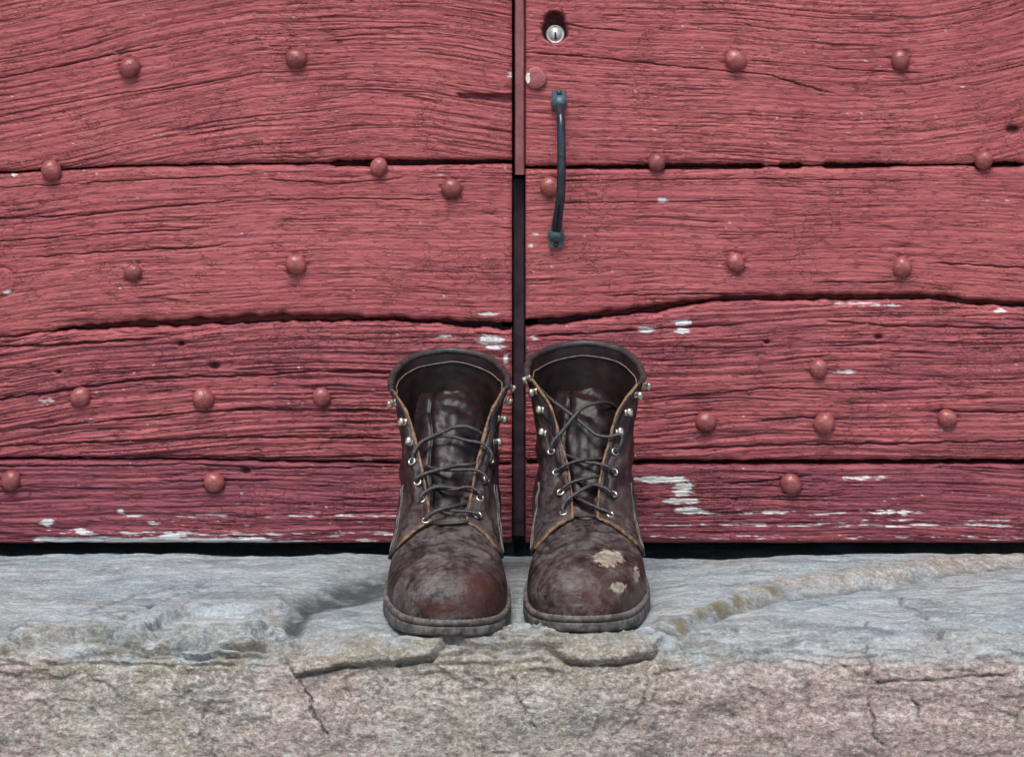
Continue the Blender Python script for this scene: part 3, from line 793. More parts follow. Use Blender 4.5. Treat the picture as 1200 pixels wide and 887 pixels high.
for leaf, specs, nails, x0, x1 in ((left, PL, NAILS_L, XL0, XL1), (right, PR, NAILS_R, XR0, XR1)):
    for sp in specs:
        plank(leaf, x0, x1, sp, nails)
    y = -42.0
    for k in range(7):                               # boards above the picture, up to the lintel
        sp = dict(top=lineat(y - 235), bot=lineat(y), seed=500 + 30 * k + (7 if leaf == right else 0), rough=1.0, tone=0.25, res=4.0,
                  warp=[(-330, 0), (600, 10), (1530, 0)])
        plank(leaf, x0, x1, sp, [])
        y -= 235.0
    # vertical boards of the inner skin, seen only as darkness through the gaps
    nb = 6
    xa, xb = (x0 - CX) / S, (x1 - CX) / S
    if leaf == left: xb -= 0.008
    else: xa += 0.012
    for k in range(nb):
        a, b = xa + (xb - xa) * k / nb, xa + (xb - xa) * (k + 1) / nb - 0.002
        v, f = box_verts(a, b, 0.036, 0.062, 0.008, 1.88)
        link('inner_board', mesh('inner_board', local(np.array(v), leaf), f, False), M['barewood'], leaf)

# domed nails
rn = random.Random(5)
nm = []
for k in range(3):
    prof = [(0.0084, -0.004), (0.0094, 0.0002), (0.0092, 0.0018)]
    for a in range(20, 91, 14):
        prof.append((0.0091 * math.cos(R(a)) + 0.00015, 0.0016 + (0.0070 + 0.0004 * k) * math.sin(R(a))))
    me = lathe_mesh('nail', prof, 22)
    for v in me.vertices:
        q = 1 + 0.05 * math.sin(3.1 * k + math.atan2(v.co.z, v.co.x) * 2 + k)
        v.co.x *= q; v.co.z *= q
    nm.append(me)
for leaf, nails in ((left, NAILS_L), (right, NAILS_R)):
    for (x, y) in nails:
        o = link('nail', nm[rn.randrange(3)], M['nail'], leaf)
        wv = np.array([[(x - CX) / S, 0.0008, H - (y - YH) / S]])
        o.location = local(wv, leaf)[0]
        o.rotation_euler = (rn.uniform(-.10, .10), rn.uniform(0, 6.28), rn.uniform(-.10, .10))
        s = rn.uniform(0.90, 1.10)
        o.scale = (s, s, s)

def at_door(x, y, out, leaf):
    return local(np.array([[(x - CX) / S, -out, H - (y - YH) / S]]), leaf)[0]

# flat washer disc below the lock, painted and chipped
o = link('cover_disc', lathe_mesh('cover_disc', [(0.0098, -0.003), (0.0106, 0.0), (0.0104, 0.0022), (0.0094, 0.0030), (0.005, 0.0031), (0.0002, 0.0031)], 28), M['nail'], right)
o.location = at_door(628, 92, 0.0008, right)
tag(o, 'flat red painted cap on the door edge, chipped to pale metal')
vv = []
for a in np.linspace(R(150), R(215), 7):
    vv.append((0.0096 * math.cos(a), 0.0096 * math.sin(a)))
vv += [(-0.0058, -0.0040), (-0.0052, -0.0008), (-0.0060, 0.0015), (-0.0055, 0.0045)]
fr = [(x, -0.0036, z) for x, z in vv]; bk = [(x, -0.0026, z) for x, z in vv]
n = len(vv)
ch = link('bare_patch', mesh('bare_patch', fr + bk, [tuple(range(n)), tuple(range(2 * n - 1, n - 1, -1))] + [(i, n + i, n + (i + 1) % n, (i + 1) % n) for i in range(n)], False),
          mat_simple('old_primer', (0.55, 0.50, 0.46), (0.72, 0.68, 0.63), 300, 0.6), o)
# lock cylinder in its hole
lk = link('lock_cylinder', lathe_mesh('lock_cylinder', [(0.0092, -0.022), (0.0092, 0.0), (0.0086, 0.0012), (0.0078, 0.0016), (0.0074, 0.0010), (0.0060, 0.0011), (0.0057, 0.0018), (0.0002, 0.0020)], 30), M['zinc'], right)
lk.location = at_door(651, 40, -0.0105, right)
v, f = box_verts(-0.0008, 0.0008, -0.0026, -0.0010, -0.0048, 0.0020)
v = [(x + (0.0007 if z < -0.001 and x > 0 else 0), y, z) for x, y, z in v]
link('key_slot_shade', mesh('key_slot_shade', v, f, False), M['dark'], lk)  # dark bar on the face in place of the slot's shade

# strip closing the upper part of the meeting edge, darker rebate below
def ragged_bar(name, x0, x1, y0, y1, yf, yb, mat, leaf, seed, amp=0.6):
    k = 60
    ys = np.linspace(y0, y1, k)
    V = []
    for y in ys:
        a = x0 + amp * fbm(np.array([y / 30.]), np.array([seed * 1.0]), 3, seed)[0]
        b = x1 + amp * fbm(np.array([y / 30.]), np.array([seed + 9.0]), 3, seed + 1)[0]
        dy = 0.0006 * perlin(np.array([y / 14.]), np.array([1.0]), seed + 2)[0]
        xa, xb = (a - CX) / S, (b - CX) / S
        z = H - (y - YH) / S
        c = 0.0011
        V += [(xa, yb, z), (xa, yf + c + dy, z), (xa + c, yf + dy, z), (xb - c, yf + dy, z), (xb, yf + c + dy, z), (xb, yb, z)]
    fs = [tuple(f[::-1]) for f in gridfaces(k, 6, True)] + [tuple(range(6)), tuple(range((k - 1) * 6 + 5, (k - 1) * 6 - 1, -1))]
    return link(name, mesh(name, local(np.array(V), leaf), fs, False), mat, leaf)
ragged_bar('closing_strip', 603.5, 614.6, -1690, 205.0, 0.004, 0.03, M['stripwood'], right, 71)
ragged_bar('rebate_strip', 601.5, 615.0, 210.0, 634.0, 0.026, 0.05, M['barewood'], right, 75, 0.9)

# pull handle
hd = empty('handle', at_door(653, 276, 0.0, right)); hd.parent = right
def hpt(x, y, out):
    return local(np.array([[(x - CX) / S, -out, H - (y - YH) / S]]), right)[0] - np.array(hd.location)
def plate(cy, up):
    pts = [(-8, -12), (8, -12), (8.4, -3), (10, 2), (8.6, 9), (3, 13), (-3, 13), (-8.6, 9), (-10, 2), (-8.4, -3)]
    if not up: pts = [(x, -y) for x, y in pts][::-1]
    cx = 655 if up else 651.5
    fr = [hpt(cx + x * .88, cy + y, 0.0045) for x, y in pts]; md = [hpt(cx + x, cy + y, 0.0035) for x, y in pts]; bk = [hpt(cx + x, cy + y, -0.002) for x, y in pts]
    n = len(pts)
    fs = [tuple(range(n))] + [(i, n + i, n + (i + 1) % n, (i + 1) % n) for i in range(n)] + [(n + i, 2 * n + i, 2 * n + (i + 1) % n, n + (i + 1) % n) for i in range(n)]
    link('fixing_plate', mesh('fixing_plate', fr + md + bk, fs, False), M['iron'], hd)
    b = link('boss', lathe_mesh('boss', [(0.0066, 0.002), (0.0073, 0.0055), (0.0070, 0.0090), (0.0056, 0.0122), (0.0032, 0.0142), (0.0003, 0.0150)], 20), M['iron'], hd)
    b.location = hpt(cx + (0.3 if up else 0), cy + (3 if up else -3), 0.0)
screw = lathe_mesh('screw_head', [(.0024, 0), (.0025, .0008), (.0018, .0014), (.0003, .0016)], 12)
for sx, sy in ((655, 109.5), (651.5, 286.8)):
    o = link('screw_head', screw, M['blackiron'], hd); o.location = hpt(sx, sy, .0042)
plate(118, True)
plate(278, False)
path = spline([hpt(655, 122, .008), hpt(655.3, 130, .016), hpt(656.3, 140, .026), hpt(656.8, 160, .031), hpt(657.0, 195, .032), hpt(656.4, 225, .031), hpt(654.8, 240, .028), hpt(653, 256, .019), hpt(651.8, 270, .009)], 50)
rr = np.interp(np.linspace(0, 1, 50), [0, .08, .2, .5, .8, .95, 1], [.0050, .0044, .0040, .0042, .0044, .0052, .0052])
tube('grip', path, rr, M['blackiron'], hd, 12)

# ------------------------------------------------------------------ boots
CREST = [(0.000, .0165), (0.006, .0245), (0.012, .036), (0.022, .0475), (0.034, .0540), (0.047, .0562), (0.060, .0540), (0.074, .0508), (0.092, .0545), (0.112, .0618), (0.130, .0690), (0.150, .0800), (0.165, .0900)]
OUT_MED = [(0.000, 0.000), (0.015, 0.0022), (0.028, 0.0105), (0.0375, 0.025), (0.0445, 0.046), (0.0490, 0.073), (0.0505, 0.100), (0.0475, 0.130), (0.0395, 0.168), (0.035, 0.205), (0.037, 0.245), (0.035, 0.275), (0.023, 0.298), (0, 0.306)]
OUT_LAT = [(0.000, 0.000), (0.015, 0.0026), (0.028, 0.0115), (0.0380, 0.027), (0.0455, 0.049), (0.0505, 0.078), (0.0530, 0.108), (0.0500, 0.145), (0.0430, 0.182), (0.038, 0.225), (0.038, 0.260), (0.033, 0.285), (0.020, 0.302), (0, 0.306)]

def ztop(y):    # top of the sole (feather line)
    return interp(y, [(0, .0180), (.03, .0158), (.07, .0152), (.11, .0175), (.16, .026), (.21, .034), (.25, .036), (.31, .037)])
def zbot(y):
    return interp(y, [(0, .0060), (.02, .0030), (.05, .0004), (.10, .0004), (.14, .0040), (.18, .0110), (.21, .0155), (.31, .0170)])

def build_boot(spec):
    sgn = spec['medial']                 # +1: the inner side of the foot points to +x
    root = empty('boot', spec['loc'], spec['rot'])
    tag(root, spec['label'], 'boot')
    wm = np.array(wmat(root))
    toworld = lambda v: v @ wm[:3, :3].T + wm[:3, 3]
    sd = spec['seed']
    so_m, so_l = spline(OUT_MED, 90), spline(OUT_LAT, 90)
    med, lat = so_m * [sgn, 1], so_l * [-sgn, 1]
    for a_ in (med, lat):
        a_[:, 0] += sgn * .0045 * np.clip(1 - a_[:, 1] / .09, 0, 1)
    outline = np.concatenate([med, lat[::-1][1:-1]])          # closed, from toe round the inner side to heel and back
    def inset(o, amt):
        t = np.roll(o, -1, 0) - np.roll(o, 1, 0)
        nrm = np.stack([-t[:, 1], t[:, 0]], -1)
        nrm /= np.linalg.norm(nrm, axis=1)[:, None] + 1e-9
        c = o.mean(0)
        flip = np.sign(np.sum((c - o) * nrm, 1)); 
        nrm *= np.sign(np.median(flip))
        return o + nrm * np.reshape(np.broadcast_to(amt, (len(o),)), (-1, 1))
    # ---- sole: outsole slab with a groove, and welt
    n = len(outline)
    ang = np.arange(n)
    wob = 0.0009 * fbm(ang / 7.0, ang * 0, 4, sd, .6)
    def slab(name, rings, mat):
        V = []
        for off, zf in rings:
            o = inset(outline, off + wob * 1.0)
            V.append(np.stack([o[:, 0], o[:, 1], zf(np.clip(outline[:, 1], 0, .306))], -1))
        V = np.concatenate(V)
        k = len(rings)
        fs = [tuple(f) for f in gridfaces(k, n, True)] + [tuple(range(n))[::-1], tuple((k - 1) * n + j for j in range(n))]
        me = mesh(name, V, fs)
        me.polygons[-1].use_smooth = False; me.polygons[-2].use_smooth = False
        return link(name, me, mat, root)
    sole = slab('sole', [(.004, lambda y: zbot(y)), (.0012, lambda y: zbot(y) + .0004), (.0002, lambda y: zbot(y) + .002), (0.0, lambda y: .45 * zbot(y) + .55 * ztop(y) - .001),
                         (.0004, lambda y: ztop(y) - .0052), (.0016, lambda y: ztop(y) - .0046)], M['sole'])
    welt = slab('welt', [(.0018, lambda y: ztop(y) - .0045), (.0004, lambda y: ztop(y) - .0040), (.0002, lambda y: ztop(y) - .0012), (.0010, lambda y: ztop(y) - .0002), (.0075, lambda y: ztop(y) + .0004)], M['welt'])
    # stitching on the welt
    so_ = inset(outline, .0021)
    per = np.concatenate([[0], np.cumsum(np.hypot(*np.diff(so_, axis=0).T))])
    sv, sf = [], []
    for q in np.arange(0, per[-1], .0040):
        if not (np.interp(q, per, so_[:, 1]) < .19): continue
        e = [np.array([np.interp(q + k * .00135, per, so_[:, 0]), np.interp(q + k * .00135, per, so_[:, 1])]) for k in (-1, 0, 1)]
        tn = e[2] - e[0]; tn /= np.linalg.norm(tn); nn = np.array([-tn[1], tn[0]]) * .00055
        b0 = len(sv)
        for k, hgt in zip(range(3), (.0001, .0007, .0001)):
            zt = float(ztop(e[k][1]))
            for sgn2 in (-1, 1):
                sv.append((e[k][0] + sgn2 * nn[0], e[k][1] + sgn2 * nn[1], zt - .0004))
            sv.append((e[k][0], e[k][1], zt + hgt))
        for k in range(2):
            a0 = b0 + 3 * k
            sf += [(a0, a0 + 3, a0 + 5, a0 + 2), (a0 + 1, a0 + 2, a0 + 5, a0 + 4)]
    link('welt_stitching', mesh('welt_stitching', sv, sf), M['thread'], welt)['kind'] = 'stuff'
    # heel block
    hi = [p for p in inset(outline, .0008) if p[1] > .222]
    hm = np.array(sorted([p for p in hi if p[0] * sgn >= 0], key=lambda p: p[1])); hl = np.array(sorted([p for p in hi if p[0] * sgn < 0], key=lambda p: -p[1]))
    ho = np.concatenate([hm, hl])
    V = []
    for s, z in ((.97, .0003), (1.0, .0012), (1.0, .0155), (.995, .0172)):
        c = ho.mean(0)
        q = c + (ho - c) * s
        V.append(np.stack([q[:, 0], q[:, 1], np.full(len(q), z)], -1))
    m_ = len(ho)
    link('heel', mesh('heel', np.concatenate(V), [tuple(f) for f in gridfaces(4, m_, True)] + [tuple(range(m_))[::-1], tuple(3 * m_ + j for j in range(m_))], False), M['sole'], root)
    # ---- vamp (toe and forepart)
    ins = inset(outline, .0036)
    YE = 0.158
    im = ins[:90]; il = np.concatenate([ins[90:], ins[:1]])[::-1]
    im = im[im[:, 1] <= YE + .004]; il = il[il[:, 1] <= YE + .004]
    ring = np.concatenate([il[::-1], im[1:]])
    NU, NR = 210, 64
    def resample(a, k):
        ar = np.concatenate([[0], np.cumsum(np.hypot(*np.diff(a, axis=0).T))])
        q = np.linspace(0, ar[-1], k)
        return np.stack([np.interp(q, ar, a[:, 0]), np.interp(q, ar, a[:, 1])], -1)
    ra, rb = resample(il[::-1], NU // 2 + 1), resample(im, NU // 2 + 1)
    ring = np.concatenate([ra, rb[1:]])
    NU = len(ring)
    def half(y, side):     # inset half width at y on the given x side
        a = im if side * sgn > 0 else il
        o = np.argsort(a[:, 1]); return np.abs(np.interp(y, a[o, 1], a[o, 0]))
    y0s = .050
    ys = np.where(ring[:, 1] > y0s, ring[:, 1], y0s - .0)  
    ys = y0s + np.log1p(np.exp((ring[:, 1] - y0s) / .008)) * .008 - .008 * math.log(2) * np.exp(-np.abs(ring[:, 1] - y0s) / .03)
    ys = .5 * (ys + ys[::-1])
    rr = np.sin(np.linspace(0, 1, NR) * math.pi / 2)
    Rr, U = rr[:, None], np.arange(NU)[None]
    xs_ = sgn * .0045 * np.clip(1 - ys / .09, 0, 1)
    px_ = xs_[None] + Rr * (ring[None, :, 0] - xs_[None])
    py_ = ys[None] + Rr * (ring[None, :, 1] - ys[None])
    z0 = ztop(ring[:, 1])[None] - .0005
    cz = spline(CREST, 200)
    ch = np.interp(ys, cz[:, 0], cz[:, 1])[None]
    prof = (1 - Rr ** 2.7) ** 0.5
    pz_ = z0 + (ch - z0) * prof
    bul = .0016 * np.sin(np.clip(prof, 0, 1) * math.pi)                # slight bulge over the welt
    nxy = ring - np.stack([xs_, ys], -1); nxy /= np.linalg.norm(nxy, axis=1)[:, None]
    px_ = px_ + bul * nxy[None, :, 0]; py_ = py_ + bul * nxy[None, :, 1]
    # creases across the flex line and soft dents
    flex = bump1(py_, .088, .024)
    wv = py_ + .30 * px_ * spec['crease'] + .010 * fbm(px_ * 30, py_ * 30, 2, sd + 1)
    cr = 0
    for c, wd, dep in spec['creases']:
        cr = cr - 1.9 * dep * np.exp(-((wv - c) / wd) ** 2) * sstep(-.5, .2, perlin(px_ * 40 + c * 900, py_ * 25, sd + 2))
    pz_ = pz_ + prof * (cr + .0026 * flex * perlin(px_ * 22, wv * 150, sd + 3) + .0013 * fbm(px_ * 60, py_ * 60, 3, sd + 4) + .0022 * perlin(px_ * 28 + 4, py_ * 22, sd + 5))
    V = np.stack([px_, py_, pz_], -1)
    fv = gridfaces(NR, NU)
    j = np.arange(NU)
    remap = np.arange(NR * NU)
    remap[:NU] = np.minimum(j, NU - 1 - j)               # left and right halves share the ridge line
    V[0] = V[0][np.minimum(j, NU - 1 - j)]
    mev = mesh('vamp', V.reshape(-1, 3), remap[fv])
    u_, w_ = project(toworld(V))
    wr = list(spec['wear'](u_, w_, px_, py_, pz_))
    wr[0] = wr[0] * (1 - .85 * np.clip(-cr / .0022, 0, 1))
    set_attr(mev, 'wear', wr)
    vamp = link('vamp', mev, M['leather'], root)
    def vz(x, y):
        hw = half(y, np.sign(x))
        r = min(abs(x) / hw, .995)
        return float(np.interp(y, cz[:, 0], cz[:, 1]) - 0) * (1 - r ** 2.7) ** .5 + float(ztop(y)) * (1 - (1 - r ** 2.7) ** .5)
    # ---- quarters (shaft), open at the front
    G = spec['gap']
    rows = [
        [(G[0], .126, 0), (G[0] + .012, .1215, 0), (.0385, .119, 0), (.0450, .130, .0390), (.0415, .162, .0335), (.0362, .245, .0365), (0, .299, .038)],
        [(G[1], .150, .086), (G[1] + .010, .151, .083), (.0355, .155, .076), (.0415, .168, .068), (.0430, .195, .066), (.0360, .255, .070), (0, .302, .073)],
        [(G[2], .170, .106), (G[2] + .007, .172, .104), (.0345, .178, .100), (.0390, .190, .097), (.0405, .212, .098), (.0320, .262, .100), (0, .297, .103)],
        [(G[3], .185, .125), (G[3] + .006, .188, .1245), (.0375, .196, .124), (.0402, .208, .125), (.0405, .228, .127), (.0315, .270, .130), (0, .294, .132)],
        [(G[4], .198, .147), (G[4] + .0055, .2015, .1470), (.0430, .210, .148), (.0450, .222, .150), (.0440, .241, .153), (.0320, .273, .159), (0, .293, .163)],
        [(G[5], .208, .167), (G[5] + .0028, .2125, .1685), (.0508, .221, .171), (.0505, .233, .1755), (.0462, .251, .182), (.0300, .279, .190), (0, .293, .1935)],
    ]
    grid = []
    for i, r in enumerate(rows):
        line = []
        for side in (-1, 1):
            pts = []
            for j, (x, y, z) in enumerate(r):
                xx = x * side
                if i == 0 and j < 3:
                    xx = side * min(x, half(y, side) * .93)
                    z = vz(xx, y) + .0030
                if i == 0 and 3 <= j < 6:
                    xx = side * (half(y, side) + .0006)
                zz = z + (spec['tilt'](side, j) if i == 5 else .5 * spec['tilt'](side, j) if i == 4 else 0)
                pts.append((xx + spec['lean'] * max(0, z - .06), y, zz))
            line.append(pts)
        grid.append(line[0] + line[1][::-1][1:])
    g = np.array(grid)                                   # 6 x 13 x 3
    g = spline(g, 74)                                    # rows
    g = spline(g.transpose(1, 0, 2), 170).transpose(1, 0, 2)   # 74 x 170 x 3
    du, dv = np.gradient(g, axis=1), np.gradient(g, axis=0)
    nr = np.cross(du, dv); nr /= np.linalg.norm(nr, axis=2)[..., None] + 1e-9
    outward = np.sign(np.mean(np.sum(nr[:, :, :2] * (g[:, :, :2] - np.array([0, .225])), -1)))
    nr *= outward
    vv_ = np.linspace(0, 1, 74)[:, None]; uu_ = np.linspace(0, 1, 170)[None]
    ank = bump1(g[..., 2], .098, .032)
    dsp = ank * (.0030 * perlin(uu_ * 9, g[..., 2] * 60 + uu_ * 5, sd + 6) + .0012 * perlin(uu_ * 22, g[..., 2] * 150, sd + 7)) + .0016 * fbm(uu_ * 14, vv_ * 6, 3, sd + 8)
    edge = np.minimum(uu_, 1 - uu_)
    dsp = dsp * sstep(0, .02, edge + 0 * vv_) * sstep(0, .06, vv_ + 0 * uu_)
    g = g + nr * dsp[..., None]
    fq = gridfaces(74, 170)
    meq = mesh('shaft', g.reshape(-1, 3), fq if outward > 0 else fq[:, ::-1].copy())
    zz = g[..., 2]
    low = (1 - sstep(.05, .10, zz)) * .42
    set_attr(meq, 'wear', (np.clip(.05 + low + .35 * fbm(uu_ * 18, vv_ * 8, 3, sd + 9), 0, 1), np.clip(.05 + .5 * fbm(uu_ * 10, vv_ * 5, 2, sd + 10), 0, .4), 0 * zz))
    shaft = link('shaft', meq, M['leather'], root)
    so = shaft.modifiers.new('thick', 'SOLIDIFY'); so.thickness = .0026; so.offset = 0
    meq.materials.append(M['lining']); so.material_offset = 1
    gw = toworld(g)
    gu, gv_ = project(gw)
    nw = nr @ wm[:3, :3].T
    # ---- collar binding and the seam inside it
    tube('collar_binding', g[-1] + nr[-1] * .0002 + np.array([0, 0, -.0002]), np.interp(np.linspace(0, 1, 170), [0, .06, .25, .5, .75, .94, 1], [.0016, .0022, .0032, .0036, .0032, .0022, .0016]), M['binding'], root, 10)
    band = g[-6, 30:-30] - nr[-6, 30:-30] * .0026
    k_ = len(band)
    band[:, 2] += .0022 * fbm(np.linspace(0, 5, k_), np.zeros(k_), 3, sd + 11)
    tube('lining_edge', band, .0006, M['thread'], root, 6)
    # band of lining leather under the collar, back half
    lb = np.stack([g[-1, 24:-24] - nr[-1, 24:-24] * .0022, g[-4, 24:-24] - nr[-4, 24:-24] * .0024, g[-6, 24:-24] - nr[-6, 24:-24] * .0022])
    link('lining_band', mesh('lining_band', lb.reshape(-1, 3), gridfaces(3, lb.shape[1])), M['lining'], root)
    # ---- raw tan edges of the two flaps
    for side in (0, -1):
        e = g[:, side].copy()
        lower = g[0, 1:34] if side == 0 else g[0, -34:-1][::-1]
        path = np.concatenate([e[::-1], lower])
        k_ = len(path)
        path = path + .0007 * np.stack([fbm(np.arange(k_) / 5., np.zeros(k_), 2, sd + 12 + side), 0 * np.arange(k_), fbm(np.arange(k_) / 5., np.zeros(k_) + 4, 2, sd + 13)], -1)
        rad = .0014 + .0006 * perlin(np.arange(k_) / 6., np.zeros(k_) + .5, sd + 14)
        tube('raw_edge', path, rad, M['rawedge'], root, 7)
    # ---- stitched side seam
    for side in (0, 1):
        for off in (36, 39):
            c = off if side == 0 else 169 - off
            tube('seam_stitch', (g[1:26, c] + nr[1:26, c] * .0016), .0006, M['welt'], root, 5)
    # ---- tongue
    T = spec['tongue']
    ctr = spline(T, 70)                                   # (y, z, half width, x shift)
    cc = np.linspace(-1, 1, 60)
    tx = cc[None] * ctr[:, 2:3] + ctr[:, 3:4]
    tt = np.linspace(0, 1, 70)[:, None]
    fold = .0022 * perlin(cc[None] * 1.3, tt * 11 + cc[None] * .8, sd + 15) + .0010 * perlin(cc[None] * 3.2, tt * 4, sd + 16) + .0010 * fbm(cc[None] * 3, tt * 20, 3, sd + 17)
    fold = fold - .0020 * np.exp(-((cc[None] + .50 + .12 * perlin(tt * 4, tt * 0, sd)) / .06) ** 2) * sstep(.1, .4, tt)
    ty = ctr[:, 0:1] + .003 * sstep(.15, .4, tt) + .010 * cc[None] ** 2 + .4 * fold
    tz = ctr[:, 1:2] - .0035 * cc[None] ** 2 + fold
    ty = ty - fold * .6
    to = link('tongue', mesh('tongue', np.stack([tx, ty, tz], -1).reshape(-1, 3), gridfaces(70, 60)), M['tongue'], root)
    ts = to.modifiers.new('thick', 'SOLIDIFY'); ts.thickness = .0022; ts.offset = 0
    # insole, so that the inside is closed
    io = inset(outline, .009); io = io[(io[:, 1] > .02)]
    link('insole', mesh('insole', np.concatenate([np.stack([io[:, 0], io[:, 1], ztop(io[:, 1]) + .001], -1), np.stack([io[:, 0], io[:, 1], ztop(io[:, 1]) + .004], -1)]),
         [tuple(range(len(io), 2 * len(io)))] + [(i, (i + 1) % len(io), len(io) + (i + 1) % len(io), len(io) + i) for i in range(len(io))], False), M['tongue'], root)
    # ---- eyelets and speed hooks, seated on the flaps
    frontcols = np.r_[1:26, 144:169]
    def seat(x, y, side):
        cols = np.arange(1, 30) if side < 0 else np.arange(140, 169)
        q = np.hypot(gu[:, cols] - x, gv_[:, cols] - y) + 6 * (nw[:, cols, 1] > .25)
        i, j = np.unravel_index(np.argmin(q), q.shape)
        j = cols[j]
        return g[i, j], nr[i, j]
    eye = lathe_mesh('eyelet', [(.0021, -.001), (.0020, .0010), (.0024, .0018), (.0032, .0018), (.0037, .0010), (.0038, -.0004)], 18)
    eye.polygons[-1].use_smooth = False
    hole = lathe_mesh('eyelet_shade_disc', [(.0020, .0002), (.0019, .0007), (.0003, .0007)], 14)  # dark disc inside the ring, in place of the shaded hole
    # a speed hook: foot, neck and curled cup
    hv, hf = [], []
    prof = [(-.0030, .0006, .0022), (-.0010, .0010, .0024), (.0006, .0018, .0020), (.0010, .0036, .0018), (.0002, .0052, .0023), (-.0016, .0060, .0027), (-.0032, .0054, .0025), (-.0040, .0042, .0015)]
    for s_ in (0, 1):
        for x, o_, w in prof:
            o2 = o_ - .0008 * s_
            for c in (-1, -.5, 0, .5, 1):
                hv.append((x, -(o2 - .0007 * abs(c) ** 2), c * w))
    k8 = len(prof)
    for s_ in (0, 1):
        for i in range(k8 - 1):
            for j in range(4):
                a = s_ * k8 * 5 + i * 5 + j
                q = (a, a + 1, a + 6, a + 5)
                hf.append(q if s_ == 0 else q[::-1])
    bd = [(i * 5, (i + 1) * 5) for i in range(k8 - 1)] + [((k8 - 1) * 5 + j, (k8 - 1) * 5 + j + 1) for j in range(4)] + [((i + 1) * 5 + 4, i * 5 + 4) for i in range(k8 - 2, -1, -1)] + [(j + 1, j) for j in range(3, -1, -1)]
    for a, b in bd:
        hf.append((a, b, b + k8 * 5, a + k8 * 5))
    hook = mesh('lace_hook', hv, hf)
    def orient(o, pos, nrm, side):
        yv = -np.array(nrm)
        zv = np.array([0, 0, 1.0]); zv = zv - yv * np.dot(zv, yv); zv /= np.linalg.norm(zv)
        xv = np.cross(yv, zv)
        mt = Matrix(((xv[0], yv[0], zv[0]), (xv[1], yv[1], zv[1]), (xv[2], yv[2], zv[2])))
        o.location = pos
        o.rotation_euler = mt.to_euler()
    for side, pts in ((-1, spec['eyesL']), (1, spec['eyesR'])):
        for (x, y) in pts:
            p, q = seat(x, y, side)
            o = link('eyelet', eye, M['brass'], root); orient(o, p + q * .0011, q, side)
            h_ = link('eyelet_shade_disc', hole, M['dark'], o)
            h_.location = (0, 0, 0)
    for side, pts in ((-1, spec['hooksL']), (1, spec['hooksR'])):
        for (x, y) in pts:
            p, q = seat(x, y, side)
            o = link('lace_hook', hook, M['brass'], root); orient(o, p + q * .0013, q, side)
            o.scale = (1.3 if side > 0 else -1.3, 1.3, 1.3)
    # ---- laces: crossings read from the photograph, carried at the depth of the flaps
    ey = np.concatenate([g[:, 0], g[:, -1]]); ew = toworld(ey); eu, ev = project(ew)
    od = np.argsort(ev)
    for pts in spec['laces']:
        W = []
        for q in pts:
            x, y = q[0], q[1]
            off = q[2] if len(q) > 2 else .005
            d = np.interp(y, ev[od], ew[od, 1]) + D
            W.append(P(x, y, d - off))
        W = spline(np.array(W), 12 * len(pts))
        k_ = len(W)
        tube('lace', local(W, root), .00178 + .0002 * perlin(np.arange(k_) / 4., np.zeros(k_), sd + 30), M['lace'], root, 8, flat=.8)
    return root

def Z1(pts): return [(440 + p[0] / 4.93, 390 + p[1] / 4.93) + tuple(p[2:]) for p in pts]
def Z2(pts): return [(440 + p[0] / 4.435, 560 + p[1] / 4.435) + tuple(p[2:]) for p in pts]
def Z3(pts): return [(600 + p[0] / 4.93, 390 + p[1] / 4.93) + tuple(p[2:]) for p in pts]
def Z4(pts): return [(600 + p[0] / 4.435, 560 + p[1] / 4.435) + tuple(p[2:]) for p in pts]
U_ = -.004     # behind the flap edge
E_ = -.0005    # at an eyelet

def wear_left(u, w, x, y, z):
    n = fbm(u / 17, w / 13, 4, 900)
    dust = .60 + .9 * n
    dust = np.maximum(dust, 1.25 * np.exp(-(((u - 515) / 30) ** 2 + ((w - 690) / 26) ** 2)) + .4 * n)
    dust = np.maximum(dust, .9 * bump1(u, 462, 14) * sstep(630, 660, w))
    red = np.exp(-(((u - 562) / 26) ** 2 + ((w - 697) / 26) ** 2)) * 1.5 + .35 * n
    red = np.maximum(red, 1.0 * bump1(w, 712, 10) * sstep(480, 500, u) * (1 - sstep(530, 560, u)))
    dust = dust * (1 - .95 * np.clip(red * sstep(-.25, .15, n + .25), 0, 1))
    return np.clip(dust, 0, 1), np.clip(red, 0, 1), np.zeros_like(x)

def wear_right(u, w, x, y, z):
    n = fbm(u / 17, w / 13, 4, 910)
    dust = .42 + .9 * n
    dust = np.maximum(dust, .95 * np.exp(-(((u - 668) / 20) ** 2 + ((w - 682) / 15) ** 2)) + .4 * n)
    dust = np.maximum(dust, .8 * bump1(u, 630, 14) * bump1(w, 690, 22))
    red = np.exp(-(((u - 700) / 50) ** 2 + ((w - 700) / 30) ** 2)) * 1.1
    dust = dust * (1 - .7 * np.clip(red, 0, 1) * sstep(-.2, .3, -n))
    m = fbm(u / 8, w / 6, 3, 911)
    def blob(a, b, rx, ry, k):
        return k * np.exp(-(((u - a) / rx) ** 2 + ((w - b) / ry) ** 2) ** 1.3)
    scuff = np.maximum(blob(713, 654, 20, 11, .95), blob(724, 688, 11, 7, .95))
    scuff = np.maximum(scuff, blob(746, 672, 5, 14, .7))
    return np.clip(dust, 0, 1), np.clip(red, 0, 1), np.clip(scuff * (1 + .5 * m), 0, 1)

TONGUE = [(.112, .0560, .026, 0), (.128, .0655, .027, 0), (.148, .079, .029, 0), (.168, .100, .031, 0), (.184, .120, .032, 0), (.198, .139, .031, 0), (.212, .154, .029, 0), (.224, .165, .025, 0)]

